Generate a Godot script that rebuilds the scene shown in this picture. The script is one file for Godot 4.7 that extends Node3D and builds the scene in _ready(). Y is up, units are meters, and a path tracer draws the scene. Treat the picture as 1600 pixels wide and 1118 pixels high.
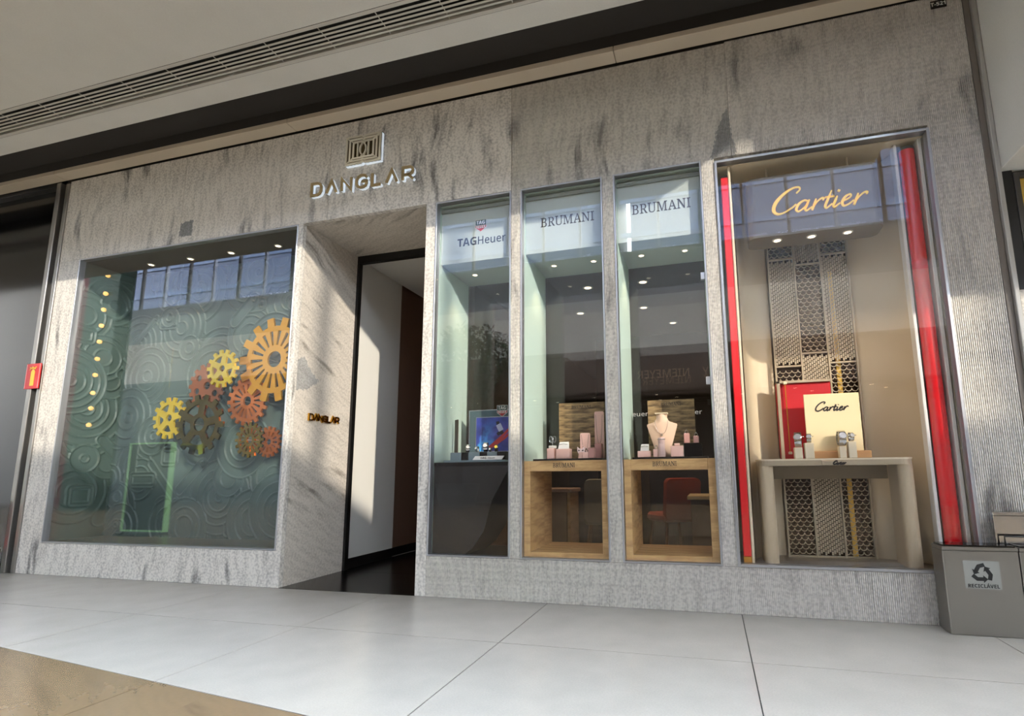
extends Node3D
# A jewellery shop front in a shopping mall: stone facade with five display windows and an entrance.
# x runs along the facade, y is up, the facade's face lies in z = 0 and the mall is at z > 0. Metres.

var M := {}
var rng := RandomNumberGenerator.new()
var taken := {}

# ---------------------------------------------------------------- mesh helpers
func mb() -> SurfaceTool:
	var st := SurfaceTool.new()
	st.begin(Mesh.PRIMITIVE_TRIANGLES)
	return st

func tri(st: SurfaceTool, a: Vector3, b: Vector3, c: Vector3, out: Vector3, sg := -1) -> void:
	st.set_smooth_group(sg)
	if (b - a).cross(c - a).dot(out) > 0.0:
		var t := b
		b = c
		c = t
	st.add_vertex(a)
	st.set_smooth_group(sg)
	st.add_vertex(b)
	st.set_smooth_group(sg)
	st.add_vertex(c)

func quad(st: SurfaceTool, a: Vector3, b: Vector3, c: Vector3, d: Vector3, out: Vector3, sg := -1) -> void:
	tri(st, a, b, c, out, sg)
	tri(st, a, c, d, out, sg)

# box between two corners, edges cut by b
func cb(st: SurfaceTool, lo: Vector3, hi: Vector3, b := 0.0) -> SurfaceTool:
	var c := (lo + hi) / 2.0
	var h := (hi - lo) / 2.0
	b = minf(b, minf(h.x, minf(h.y, h.z)) * 0.9)
	var ax := [Vector3.RIGHT, Vector3.UP, Vector3.BACK]
	for i in 3:
		var j := (i + 1) % 3
		var k := (i + 2) % 3
		for s in [-1.0, 1.0]:
			var n: Vector3 = ax[i] * s
			var p: Vector3 = c + n * h[i]
			var u: Vector3 = ax[j] * (h[j] - b)
			var v: Vector3 = ax[k] * (h[k] - b)
			quad(st, p - u - v, p + u - v, p + u + v, p - u + v, n)
	if b > 0.0:
		for i in 3:
			var j := (i + 1) % 3
			var k := (i + 2) % 3
			for s in [-1.0, 1.0]:
				for t in [-1.0, 1.0]:
					var w: Vector3 = ax[i] * (h[i] - b)
					var p1: Vector3 = c + ax[j] * s * h[j] + ax[k] * t * (h[k] - b)
					var p2: Vector3 = c + ax[j] * s * (h[j] - b) + ax[k] * t * h[k]
					quad(st, p1 - w, p1 + w, p2 + w, p2 - w, ax[j] * s + ax[k] * t)
		for sx in [-1.0, 1.0]:
			for sy in [-1.0, 1.0]:
				for sz in [-1.0, 1.0]:
					tri(st, c + Vector3(sx * h.x, sy * (h.y - b), sz * (h.z - b)), c + Vector3(sx * (h.x - b), sy * h.y, sz * (h.z - b)), c + Vector3(sx * (h.x - b), sy * (h.y - b), sz * h.z), Vector3(sx, sy, sz))
	return st

# box given by x0 x1 y0 y1 z0 z1
func bx(x0: float, x1: float, y0: float, y1: float, z0: float, z1: float, b := 0.0, st: SurfaceTool = null) -> SurfaceTool:
	if st == null:
		st = mb()
	return cb(st, Vector3(x0, y0, z0), Vector3(x1, y1, z1), b)

func done(st: SurfaceTool) -> ArrayMesh:
	st.generate_normals()
	return st.commit()

# a turned shape round the y axis: profile of Vector2(radius, height)
func lathe(profile: Array, segs := 24, at := Vector3.ZERO, st: SurfaceTool = null, squash := 1.0) -> SurfaceTool:
	if st == null:
		st = mb()
	for i in profile.size() - 1:
		var p: Vector2 = profile[i]
		var q: Vector2 = profile[i + 1]
		for k in segs:
			var a0 := TAU * k / segs
			var a1 := TAU * (k + 1) / segs
			var d0 := Vector3(cos(a0), 0, sin(a0) * squash)
			var d1 := Vector3(cos(a1), 0, sin(a1) * squash)
			var e := q - p
			var n2 := Vector2(e.y, -e.x)
			var n := (d0 + d1) * n2.x + Vector3.UP * n2.y * 2.0
			var sg := i + 1
			if p.x > 0.0:
				tri(st, at + d0 * p.x + Vector3.UP * p.y, at + d1 * p.x + Vector3.UP * p.y, at + d1 * q.x + Vector3.UP * q.y, n, sg)
			if q.x > 0.0:
				tri(st, at + d0 * p.x + Vector3.UP * p.y, at + d1 * q.x + Vector3.UP * q.y, at + d0 * q.x + Vector3.UP * q.y, n, sg)
	return st

func tube(points: Array, radius: float, segs := 8, st: SurfaceTool = null, closed := false) -> SurfaceTool:
	if st == null:
		st = mb()
	var rings := []
	var n := points.size()
	var up := Vector3.UP
	for i in n:
		var a: Vector3 = points[(i - 1 + n) % n] if closed or i > 0 else points[i]
		var b: Vector3 = points[(i + 1) % n] if closed or i < n - 1 else points[i]
		var d := (b - a).normalized()
		var s := d.cross(up)
		if s.length() < 0.1:
			s = d.cross(Vector3.RIGHT)
		s = s.normalized()
		up = s.cross(d).normalized()
		var ring := []
		for k in segs:
			var an := TAU * k / segs
			ring.append(points[i] + (s * cos(an) + up * sin(an)) * radius)
		rings.append(ring)
	for i in (n if closed else n - 1):
		var r0: Array = rings[i]
		var r1: Array = rings[(i + 1) % n]
		var mid: Vector3 = (points[i] + points[(i + 1) % n]) / 2.0
		for k in segs:
			var k2 := (k + 1) % segs
			quad(st, r0[k], r0[k2], r1[k2], r1[k], (r0[k] + r1[k2]) / 2.0 - mid, 1)
	if not closed:
		for e in [0, n - 1]:
			var out: Vector3 = points[0] - points[1] if e == 0 else points[n - 1] - points[n - 2]
			for k in segs:
				tri(st, points[e], rings[e][k], rings[e][(k + 1) % segs], out)
	return st

# a flat stroke in the xy plane, thick from z0 to z1; widths one per point (or one for all)
func ribbon(st: SurfaceTool, pts: Array, widths, z0: float, z1: float, closed := false) -> void:
	var n := pts.size()
	var l := []
	var r := []
	for i in n:
		var a: Vector2 = pts[(i - 1 + n) % n] if closed or i > 0 else pts[i]
		var b: Vector2 = pts[i]
		var c: Vector2 = pts[(i + 1) % n] if closed or i < n - 1 else pts[i]
		var d0 := (b - a).normalized() if a != b else (c - b).normalized()
		var d1 := (c - b).normalized() if c != b else d0
		var n0 := Vector2(-d0.y, d0.x)
		var n1 := Vector2(-d1.y, d1.x)
		var m := (n0 + n1).normalized()
		var w: float = (widths[i] if widths is Array else widths) / 2.0
		var k := w / maxf(m.dot(n0), 0.45)
		l.append(b + m * k)
		r.append(b - m * k)
	for i in (n if closed else n - 1):
		var j := (i + 1) % n
		var li: Vector2 = l[i]
		var lj: Vector2 = l[j]
		var ri: Vector2 = r[i]
		var rj: Vector2 = r[j]
		quad(st, v3(li, z1), v3(lj, z1), v3(rj, z1), v3(ri, z1), Vector3.BACK)
		quad(st, v3(li, z0), v3(lj, z0), v3(rj, z0), v3(ri, z0), Vector3.FORWARD)
		quad(st, v3(li, z0), v3(lj, z0), v3(lj, z1), v3(li, z1), v3(li - ri + lj - rj, 0))
		quad(st, v3(ri, z0), v3(rj, z0), v3(rj, z1), v3(ri, z1), v3(ri - li + rj - lj, 0))
	if not closed:
		for e in [0, n - 1]:
			var o: Vector2 = pts[0] - pts[1] if e == 0 else pts[n - 1] - pts[n - 2]
			quad(st, v3(l[e], z0), v3(r[e], z0), v3(r[e], z1), v3(l[e], z1), v3(o, 0))

func v3(p: Vector2, z: float) -> Vector3:
	return Vector3(p.x, p.y, z)

# a smooth curve through points, each Vector3(x, y, width): returns [points, widths]
func smooth(p: Array, steps := 6) -> Array:
	var pts := []
	var ws := []
	for i in p.size() - 1:
		var p0: Vector3 = p[maxi(i - 1, 0)]
		var p1: Vector3 = p[i]
		var p2: Vector3 = p[i + 1]
		var p3: Vector3 = p[mini(i + 2, p.size() - 1)]
		for k in (steps + 1 if i == p.size() - 2 else steps):
			var q := p1.cubic_interpolate(p2, p0, p3, float(k) / steps)
			pts.append(Vector2(q.x, q.y))
			ws.append(maxf(q.z, 0.01))
	return [pts, ws]

# polygon (Vector2 in xy) thick from z0 to z1
func slab(st: SurfaceTool, poly: PackedVector2Array, z0: float, z1: float) -> SurfaceTool:
	var idx := Geometry2D.triangulate_polygon(poly)
	for i in range(0, idx.size(), 3):
		tri(st, v3(poly[idx[i]], z1), v3(poly[idx[i + 1]], z1), v3(poly[idx[i + 2]], z1), Vector3.BACK)
		tri(st, v3(poly[idx[i]], z0), v3(poly[idx[i + 1]], z0), v3(poly[idx[i + 2]], z0), Vector3.FORWARD)
	var cw := Geometry2D.is_polygon_clockwise(poly)
	for i in poly.size():
		var a := poly[i]
		var b := poly[(i + 1) % poly.size()]
		var d := b - a
		var o := Vector2(d.y, -d.x) * (-1.0 if cw else 1.0)
		quad(st, v3(a, z0), v3(b, z0), v3(b, z1), v3(a, z1), v3(o, 0))
	return st

func rounded(w: float, h: float, r: float, n := 5) -> PackedVector2Array:
	var out := PackedVector2Array()
	for c in [[1, 1, 0], [-1, 1, 1], [-1, -1, 2], [1, -1, 3]]:
		for k in n + 1:
			var a: float = (c[2] + float(k) / n) * PI / 2.0
			out.append(Vector2(c[0] * (w / 2 - r), c[1] * (h / 2 - r)) + Vector2(cos(a), sin(a)) * r)
	return out

# ---------------------------------------------------------------- node helpers
func numbered(called: String) -> String:
	if not taken.has(called):
		taken[called] = 0
		return called
	taken[called] += 1
	return "%s_%03d" % [called, taken[called]]

func thing(called: String, label: String, category: String, at := Vector3.ZERO, group := "") -> Node3D:
	var o := Node3D.new()
	o.name = numbered(called)
	add_child(o)
	o.position = at
	tag(o, label, category, group)
	return o

func tag(o: Node3D, label: String, category: String, group := "") -> void:
	o.set_meta("label", label)
	o.set_meta("category", category)
	if group:
		o.set_meta("group", group)

func part(called: String, mesh, mat: Material, parent: Node = null, at := Vector3.ZERO) -> MeshInstance3D:
	var o := MeshInstance3D.new()
	o.mesh = done(mesh) if mesh is SurfaceTool else mesh
	o.material_override = mat
	o.position = at
	if parent == null:
		o.name = numbered(called)
		add_child(o)
	else:
		o.name = called
		parent.add_child(o, true)
	return o

func one(called: String, mesh, mat: Material, label: String, category: String, at := Vector3.ZERO, group := "") -> MeshInstance3D:
	var o := part(called, mesh, mat, null, at)
	tag(o, label, category, group)
	return o

func struct(called: String) -> Node3D:
	var o := Node3D.new()
	o.name = numbered(called)
	add_child(o)
	o.set_meta("kind", "structure")
	return o

func structm(called: String, mesh, mat: Material) -> MeshInstance3D:
	var o := part(called, mesh, mat)
	o.set_meta("kind", "structure")
	return o

func copy(o: Node3D, at: Vector3, label := "", group := "") -> Node3D:
	var c: Node3D = o.duplicate()
	c.name = numbered(String(o.name).rstrip("0123456789").trim_suffix("_"))
	add_child(c)
	c.position = at
	if label:
		c.set_meta("label", label)
	if group:
		c.set_meta("group", group)
	return c

func text(s: String, cap: float, depth: float, serif := false, bold := false) -> TextMesh:
	var f := SystemFont.new()
	f.font_names = PackedStringArray(["Droid Serif" if serif else "Droid Sans"])
	f.font_weight = 700 if bold else 400
	var t := TextMesh.new()
	t.font = f
	t.text = s
	t.font_size = 64
	t.pixel_size = cap / 46.0
	t.depth = depth
	t.curve_step = 2.0
	return t

# ---------------------------------------------------------------- materials
func mat(color: Color, rough := 0.6, metal := 0.0) -> StandardMaterial3D:
	var m := StandardMaterial3D.new()
	m.albedo_color = color
	m.roughness = rough
	m.metallic = metal
	return m

func glow(color: Color, energy: float) -> StandardMaterial3D:
	var m := mat(color, 0.5)
	m.emission_enabled = true
	m.emission = color
	m.emission_energy_multiplier = energy
	return m

func glass(alpha := 0.06, color := Color(0.8, 0.9, 0.86)) -> StandardMaterial3D:
	var m := mat(color, 0.0)
	m.albedo_color.a = alpha
	m.transparency = BaseMaterial3D.TRANSPARENCY_ALPHA
	return m

func noise_bytes(size: int, freq: float, sd: int, octaves := 4) -> PackedByteArray:
	var n := FastNoiseLite.new()
	n.seed = sd
	n.frequency = freq
	n.noise_type = FastNoiseLite.TYPE_SIMPLEX_SMOOTH
	n.fractal_octaves = octaves
	var im := n.get_seamless_image(size, size)
	im.convert(Image.FORMAT_L8)
	return im.get_data()

func tri_mat(im: Image, metres: float, rough := 0.6, mean := Color.WHITE) -> StandardMaterial3D:
	var m := mat(mean, rough)
	m.albedo_texture = ImageTexture.create_from_image(im)
	m.uv1_triplanar = true
	m.uv1_world_triplanar = true
	m.uv1_scale = Vector3.ONE / metres
	m.uv1_triplanar_sharpness = 8.0
	return m

func stretched_bytes(w: int, h: int, freq: float, sd: int, octaves: int, fx: int, fy: int) -> PackedByteArray:
	var n := FastNoiseLite.new()
	n.seed = sd
	n.frequency = freq
	n.noise_type = FastNoiseLite.TYPE_SIMPLEX_SMOOTH
	n.fractal_octaves = octaves
	var im := n.get_image(w / fx, h / fy)
	im.convert(Image.FORMAT_L8)
	if fx > 1 or fy > 1:
		im.resize(w, h, Image.INTERPOLATE_CUBIC)
	return im.get_data()

# grey-beige quartzite: dark streaks stand upright, or lie down and flow at a slant
func stone_image(w: int, h: int, light: Color, dark: Color, sd: int, flow := false, strength := 1.0, speck := 0.75) -> Image:
	var a := stretched_bytes(w, h, 0.022, sd, 4, 7 if flow else 1, 1 if flow else 7)
	var b := stretched_bytes(w, h, 0.07, sd + 1, 3, 5 if flow else 1, 1 if flow else 5)
	var c := stretched_bytes(w, h, 0.16, sd + 2, 3, 1, 1)
	var m := stretched_bytes(w, h, 0.016, sd + 3, 3, 4, 4)
	var out := PackedByteArray()
	out.resize(w * h * 3)
	var mx := w - 1
	var my := h - 1
	var at := 0
	for y in h:
		for x in w:
			var i := y * w + x
			var warp := (m[i] - 128) / 12
			var q := ((y + warp + h - x / 2) & my) * w + x if flow else y * w + ((x + warp) & mx)
			var fine := b[q] / 255.0
			var k := clampf((a[q] / 255.0 - 0.57) * 3.0, 0.0, 1.0) * (0.12 + 0.88 * smoothstep(0.4, 0.65, m[i] / 255.0)) * (0.3 + fine) * strength
			k = clampf(k + 0.12 + (fine - 0.5) * 0.4 * strength + (c[i] / 255.0 - 0.5) * speck, 0.0, 1.0)
			var col := light.lerp(dark, k)
			out[at] = int(col.r * 255.0)
			out[at + 1] = int(col.g * 255.0)
			out[at + 2] = int(col.b * 255.0)
			at += 3
	return Image.create_from_data(w, h, false, Image.FORMAT_RGB8, out)

# a dark inclusion in the stone: a polygon in metres with a ragged edge; span is the metres that the picture covers, shift its offset
func inclusion(im: Image, poly: PackedVector2Array, span: Vector2, shift: Vector2, sd: int, tone := 0.62) -> void:
	var n := FastNoiseLite.new()
	n.seed = sd
	n.frequency = 0.12
	var lo := poly[0]
	var hi := poly[0]
	for p in poly:
		lo = lo.min(p)
		hi = hi.max(p)
	var w := im.get_width()
	var h := im.get_height()
	var sx := span.x / w
	var sy := span.y / h
	for j in int((hi.y - lo.y) / sy) + 1:
		for i in int((hi.x - lo.x) / sx) + 1:
			var p := lo + Vector2(i * sx, j * sy)
			var q := p + Vector2(n.get_noise_2d(i, j), n.get_noise_2d(i + 500, j)) * 0.02
			if not Geometry2D.is_point_in_polygon(q, poly):
				continue
			var x := posmod(int((p.x / span.x + shift.x) * w), w)
			var y := posmod(int(-(p.y / span.y + shift.y) * h), h)
			var c := im.get_pixel(x, y)
			var k := tone + 0.25 * n.get_noise_2d(i * 4, j * 4)
			im.set_pixel(x, y, Color(c.r * k * 0.97, c.g * k, c.b * k * 1.04))

# wood grain along u
func wood_image(size: int, light: Color, dark: Color, sd: int, along_u := true) -> Image:
	var a := noise_bytes(size, 0.008, sd, 5)
	var b := noise_bytes(size, 0.05, sd + 1, 3)
	var out := PackedByteArray()
	out.resize(size * size * 3)
	var mask := size - 1
	for y in size:
		for x in size:
			var u := x if along_u else y
			var v := y if along_u else x
			var k := a[((v * 6) & mask) * size + (u & mask)] / 255.0
			var f := b[((v * 8) & mask) * size + (u & mask)] / 255.0
			var t := clampf((k - 0.5) * 1.6 + 0.4 + (f - 0.5) * 0.6, 0.0, 1.0)
			var col := light.lerp(dark, t)
			var at := (y * size + x) * 3
			out[at] = int(col.r * 255.0)
			out[at + 1] = int(col.g * 255.0)
			out[at + 2] = int(col.b * 255.0)
	return Image.create_from_data(size, size, false, Image.FORMAT_RGB8, out)

# even tone with speckle and soft blotches
func speckle_image(size: int, base: Color, fine: float, coarse: float, sd: int) -> Image:
	var a := noise_bytes(size, 0.3, sd, 2)
	var b := noise_bytes(size, 0.01, sd + 1, 4)
	var out := PackedByteArray()
	out.resize(size * size * 3)
	for i in size * size:
		var k := 1.0 + (a[i] / 255.0 - 0.5) * fine + (b[i] / 255.0 - 0.5) * coarse
		out[i * 3] = int(clampf(base.r * k, 0, 1) * 255.0)
		out[i * 3 + 1] = int(clampf(base.g * k, 0, 1) * 255.0)
		out[i * 3 + 2] = int(clampf(base.b * k, 0, 1) * 255.0)
	return Image.create_from_data(size, size, false, Image.FORMAT_RGB8, out)

func make_materials() -> void:
	var facade := stone_image(2048, 1024, Color(0.84, 0.825, 0.795), Color(0.40, 0.39, 0.38), 11)
	inclusion(facade, PackedVector2Array([Vector2(0.12, 3.5), Vector2(0.33, 3.5), Vector2(0.29, 3.75), Vector2(0.275, 3.95), Vector2(0.2, 3.8)]), Vector2(9.9, 4.95), Vector2(0.78, 0.02), 3)
	inclusion(facade, PackedVector2Array([Vector2(-5.46, 3.58), Vector2(-5.28, 3.58), Vector2(-5.27, 3.76), Vector2(-5.44, 3.74)]), Vector2(9.9, 4.95), Vector2(0.78, 0.02), 4)
	M.stone = tri_mat(facade, 9.9, 0.7)
	M.stone.uv1_scale = Vector3(1 / 9.9, 1 / 4.95, 1 / 9.9)
	M.stone.uv1_offset = Vector3(0.78, 0.02, 0.78)
	var jamb := stone_image(1024, 1024, Color(0.80, 0.775, 0.735), Color(0.50, 0.475, 0.44), 31, true, 0.9, 0.6)
	inclusion(jamb, PackedVector2Array([Vector2(0.03, 1.82), Vector2(0.2, 1.85), Vector2(0.36, 1.95), Vector2(0.22, 2.05), Vector2(0.14, 2.17), Vector2(0.03, 2.12)]), Vector2(4.6, 4.6), Vector2(0.0, 0.0), 5, 0.82)
	M.jamb = tri_mat(jamb, 4.6, 0.55)
	M.tile = tri_mat(speckle_image(512, Color(0.575, 0.56, 0.53), 0.06, 0.05, 5), 1.7, 0.24)
	M.tile.metallic_specular = 0.65
	M.brown_tile = tri_mat(stone_image(512, 512, Color(0.42, 0.355, 0.265), Color(0.30, 0.25, 0.185), 61, true, 0.35, 0.1), 2.3, 0.22)
	M.grout = mat(Color(0.10, 0.10, 0.10), 0.9)
	M.paint = tri_mat(speckle_image(256, Color(0.83, 0.825, 0.80), 0.03, 0.02, 8), 1.3, 0.8)
	M.beige_strip = mat(Color(0.76, 0.71, 0.63), 0.6)
	M.slot_dark = mat(Color(0.17, 0.155, 0.14), 0.8)
	M.louvre = mat(Color(0.76, 0.75, 0.72), 0.5)
	M.black = mat(Color(0.018, 0.018, 0.018), 0.5)
	M.gloss_black = mat(Color(0.025, 0.025, 0.027), 0.12)
	M.alu = mat(Color(0.72, 0.73, 0.75), 0.32, 0.9)
	M.dark_alu = mat(Color(0.33, 0.32, 0.31), 0.4, 0.7)
	M.steel = mat(Color(0.62, 0.61, 0.59), 0.34, 0.85)
	M.chrome = mat(Color(0.78, 0.78, 0.78), 0.08, 1.0)
	M.glass = glass(0.0)
	M.back_glass = glass(0.2, Color(0.03, 0.035, 0.035))
	M.dark_glass = mat(Color(0.07, 0.07, 0.075), 0.1)
	M.gold = mat(Color(0.84, 0.62, 0.25), 0.3, 1.0)
	M.glass_tint_wall = mat(Color(0.70, 0.79, 0.76), 0.7)  # white walls with the green tint of the window glass put into their colour
	M.white = mat(Color(0.86, 0.86, 0.84), 0.6)
	M.black_marble = tri_mat(stone_image(512, 512, Color(0.05, 0.048, 0.045), Color(0.13, 0.12, 0.11), 91, true, 0.8, 0.2), 1.4, 0.22)
	M.taupe = mat(Color(0.44, 0.34, 0.28), 0.6)
	M.wood = tri_mat(wood_image(256, Color(0.80, 0.66, 0.45), Color(0.66, 0.52, 0.33), 41), 0.8, 0.5)
	M.board_wood = tri_mat(wood_image(256, Color(0.62, 0.52, 0.36), Color(0.36, 0.29, 0.19), 47), 0.5, 0.5)
	M.lamp = glow(Color(1.0, 0.93, 0.8), 8.0)
	M.cream = mat(Color(0.75, 0.695, 0.59), 0.55)
	M.cream_light = mat(Color(0.84, 0.79, 0.68), 0.5)
	M.red = mat(Color(0.80, 0.03, 0.09), 0.35)
	M.champagne = mat(Color(0.68, 0.63, 0.54), 0.35, 0.35)
	M.pink = mat(Color(0.88, 0.72, 0.66), 0.6)
	M.ink = mat(Color(0.15, 0.13, 0.12), 0.5)

# ---------------------------------------------------------------- scene
func _ready() -> void:
	rng.seed = 7
	# camera: low, looking up and to the left, with a shifted lens as in the cropped photograph
	var cam := Camera3D.new()
	cam.name = "camera"
	cam.position = Vector3(0, 1.0, 4.17)
	cam.rotation = Vector3(0.157335, 0.269563, -0.010384)
	cam.set_frustum(0.05 * 1118.0 / 833.356, Vector2(-77.223, 47.363) / 833.356 * 0.05, 0.05, 200.0)
	add_child(cam)
	cam.current = true
	# sky
	var env := Environment.new()
	env.background_mode = Environment.BG_SKY
	var sky := Sky.new()
	var sm := ProceduralSkyMaterial.new()
	sm.sky_top_color = Color(0.80, 0.84, 0.90)
	sm.sky_horizon_color = Color(0.93, 0.93, 0.92)
	sm.ground_bottom_color = Color(0.35, 0.34, 0.32)
	sm.ground_horizon_color = Color(0.6, 0.6, 0.6)
	sm.sky_energy_multiplier = 6.0
	sky.sky_material = sm
	env.sky = sky
	env.tonemap_mode = Environment.TONE_MAPPER_LINEAR
	env.tonemap_exposure = 0.53
	env.sdfgi_enabled = true
	env.ssao_enabled = true
	env.ssil_enabled = true
	var we := WorldEnvironment.new()
	we.name = "world_environment"
	we.environment = env
	add_child(we)
	# low sun through the clerestory across the mall
	var sun := DirectionalLight3D.new()
	sun.name = "sun"
	add_child(sun)
	sun.look_at_from_position(Vector3.ZERO, Vector3(-1.0, -0.55, -1.0))
	sun.light_energy = 3.2
	sun.light_color = Color(1.0, 0.95, 0.87)
	sun.light_angular_distance = 0.6
	sun.shadow_enabled = true
	sun.sky_mode = DirectionalLight3D.SKY_MODE_LIGHT_ONLY

	make_materials()
	build_floor()
	build_ceiling()
	build_facade()
	build_windows()
	build_neighbours()
	build_mall()
	build_tree()
	build_store()
	build_gear_display()
	build_signs()
	build_entrance()
	build_small_windows()
	build_tall_window()
	build_bins()

# ---------------------------------------------------------------- floor
const JOINT := 0.155
const PITCH := 1.437

func clip(poly: PackedVector2Array, brown: bool) -> PackedVector2Array:
	# the border between pale and brown tiles runs at a slight slant: z = 2.33 + 0.131 x
	var far := PackedVector2Array([Vector2(-30, 2.33 - 3.93), Vector2(30, 2.33 + 3.93), Vector2(30, -30), Vector2(-30, -30)])
	var near := PackedVector2Array([Vector2(-30, 2.33 - 3.93 + 0.006), Vector2(30, 2.33 + 3.93 + 0.006), Vector2(30, 40), Vector2(-30, 40)])
	var got := Geometry2D.intersect_polygons(poly, near if brown else far)
	return got[0] if got.size() else PackedVector2Array()

func build_floor() -> void:
	var f := struct("floor")
	part("screed", bx(-24, 16, -0.12, -0.006, -0.002, 13.4), M.grout, f)
	var zs := [0.0, 1.0, 1.0 + PITCH, 1.0 + 2 * PITCH, 1.0 + 3 * PITCH, 1.0 + 4 * PITCH, 1.0 + 5 * PITCH, 1.0 + 6 * PITCH, 1.0 + 7 * PITCH, 13.0]
	for i in range(-16, 11):
		for j in zs.size() - 1:
			var x0 := JOINT + i * PITCH
			var x1 := x0 + PITCH
			var g := 0.003
			var whole := PackedVector2Array([Vector2(x0 + g, zs[j] + g), Vector2(x1 - g, zs[j] + g), Vector2(x1 - g, zs[j + 1] - g), Vector2(x0 + g, zs[j + 1] - g)])
			for brown in [false, true]:
				var p := clip(whole, brown)
				if p.size() < 3:
					continue
				var st := mb()
				var y := rng.randf_range(-0.0004, 0.0004)
				var mid := Vector2.ZERO
				for q in p:
					mid += q / p.size()
				for k in p.size():
					var a := p[k]
					var b := p[(k + 1) % p.size()]
					tri(st, Vector3(mid.x, y, mid.y), Vector3(a.x, y, a.y), Vector3(b.x, y, b.y), Vector3.UP)
					var o := (a + b) / 2.0 - mid
					quad(st, Vector3(a.x, y, a.y), Vector3(b.x, y, b.y), Vector3(b.x, y - 0.01, b.y), Vector3(a.x, y - 0.01, a.y), Vector3(o.x, 0, o.y))
				part("tile", st, M.brown_tile if brown else M.tile, f)

# ---------------------------------------------------------------- ceiling over the walkway
func build_ceiling() -> void:
	var c := struct("ceiling")
	var y := 4.54
	var t := 0.35
	# strip along the facade in lengths, dark slot, white board, air grille, white ceiling
	var joints := [-14.0, -10.6, -7.3, -3.98, -0.62, 2.02]
	for i in joints.size() - 1:
		part("edge_strip", bx(joints[i] + 0.002, joints[i + 1] - 0.002, y, y + 0.05, 0.012, 0.155, 0.003), M.beige_strip, c)
	part("slot_board", bx(-14, 2.02, y + 0.16, y + 0.2, 0.0, 0.6), M.slot_dark, c)
	part("slot_board", bx(-14, 2.02, y + 0.05, y + 0.16, 0.13, 0.15), M.slot_dark, c)
	part("slot_board", bx(-14, 2.02, y + 0.012, y + 0.16, 0.572, 0.585), M.slot_dark, c)
	part("ceiling_board", bx(-14, 2.02, y, y + t, 0.578, 0.795, 0.003), M.paint, c)
	part("ceiling_board", bx(-14, 2.02, y, y + t, 1.085, 2.32, 0.004), M.paint, c)
	part("roof_slab", bx(-14, 16, y + t, y + t + 0.15, -0.3, 2.32), M.paint, c)
	# air grille
	var g := thing("air_grille", "long grey linear air grille with six dark slots set in the white ceiling", "air grille", Vector3(-6, y, 0.94))
	part("duct_board", bx(-8, 8.02, 0.12, 0.14, -0.145, 0.145), M.black, g)
	part("duct_board", bx(-8, 8.02, 0.0, 0.14, -0.147, -0.1455), M.black, g)
	part("duct_board", bx(-8, 8.02, 0.0, 0.14, 0.1455, 0.147), M.black, g)
	part("frame", bx(-8, 8.02, -0.002, 0.015, -0.145, -0.112, 0.002), M.louvre, g)
	part("frame", bx(-8, 8.02, -0.002, 0.015, 0.112, 0.145, 0.002), M.louvre, g)
	for k in 5:
		var z := -0.112 + 0.224 * (k + 1) / 6.0
		part("slat", bx(-8, 8.02, 0.0, 0.004, z - 0.009, z + 0.009, 0.001), M.louvre, g)
	for k in 31:
		part("crosspiece", bx(-8.0 + k * 0.53, -8.0 + k * 0.53 + 0.006, 0.008, 0.014, -0.112, 0.112), M.louvre, g)

# ---------------------------------------------------------------- facade
# a stone panel whose face is cut with fine upright flutes
func fluted(x0: float, x1: float, y0: float, y1: float, z0 := -0.05, z1 := 0.0) -> SurfaceTool:
	# left of the first mullion the stone is left plain
	if x1 < -1.55:
		return bx(x0, x1, y0, y1, z0, z1, 0.0012)
	var st := mb()
	var n := maxi(1, int(round((x1 - x0) / 0.0125)))
	var w := (x1 - x0) / n
	var d := 0.007
	for i in n:
		var x := x0 + i * w
		var p := [Vector2(x, z1 - d), Vector2(x + w * 0.3, z1 - d), Vector2(x + w * 0.42, z1), Vector2(x + w * 0.88, z1), Vector2(x + w, z1 - d)]
		for k in 4:
			var a: Vector2 = p[k]
			var b: Vector2 = p[k + 1]
			quad(st, Vector3(a.x, y0, a.y), Vector3(b.x, y0, b.y), Vector3(b.x, y1, b.y), Vector3(a.x, y1, a.y), Vector3(a.y - b.y, 0, b.x - a.x))
	cb(st, Vector3(x0, y0, z0), Vector3(x1, y1, z1 - d - 0.0002))
	return st

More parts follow.
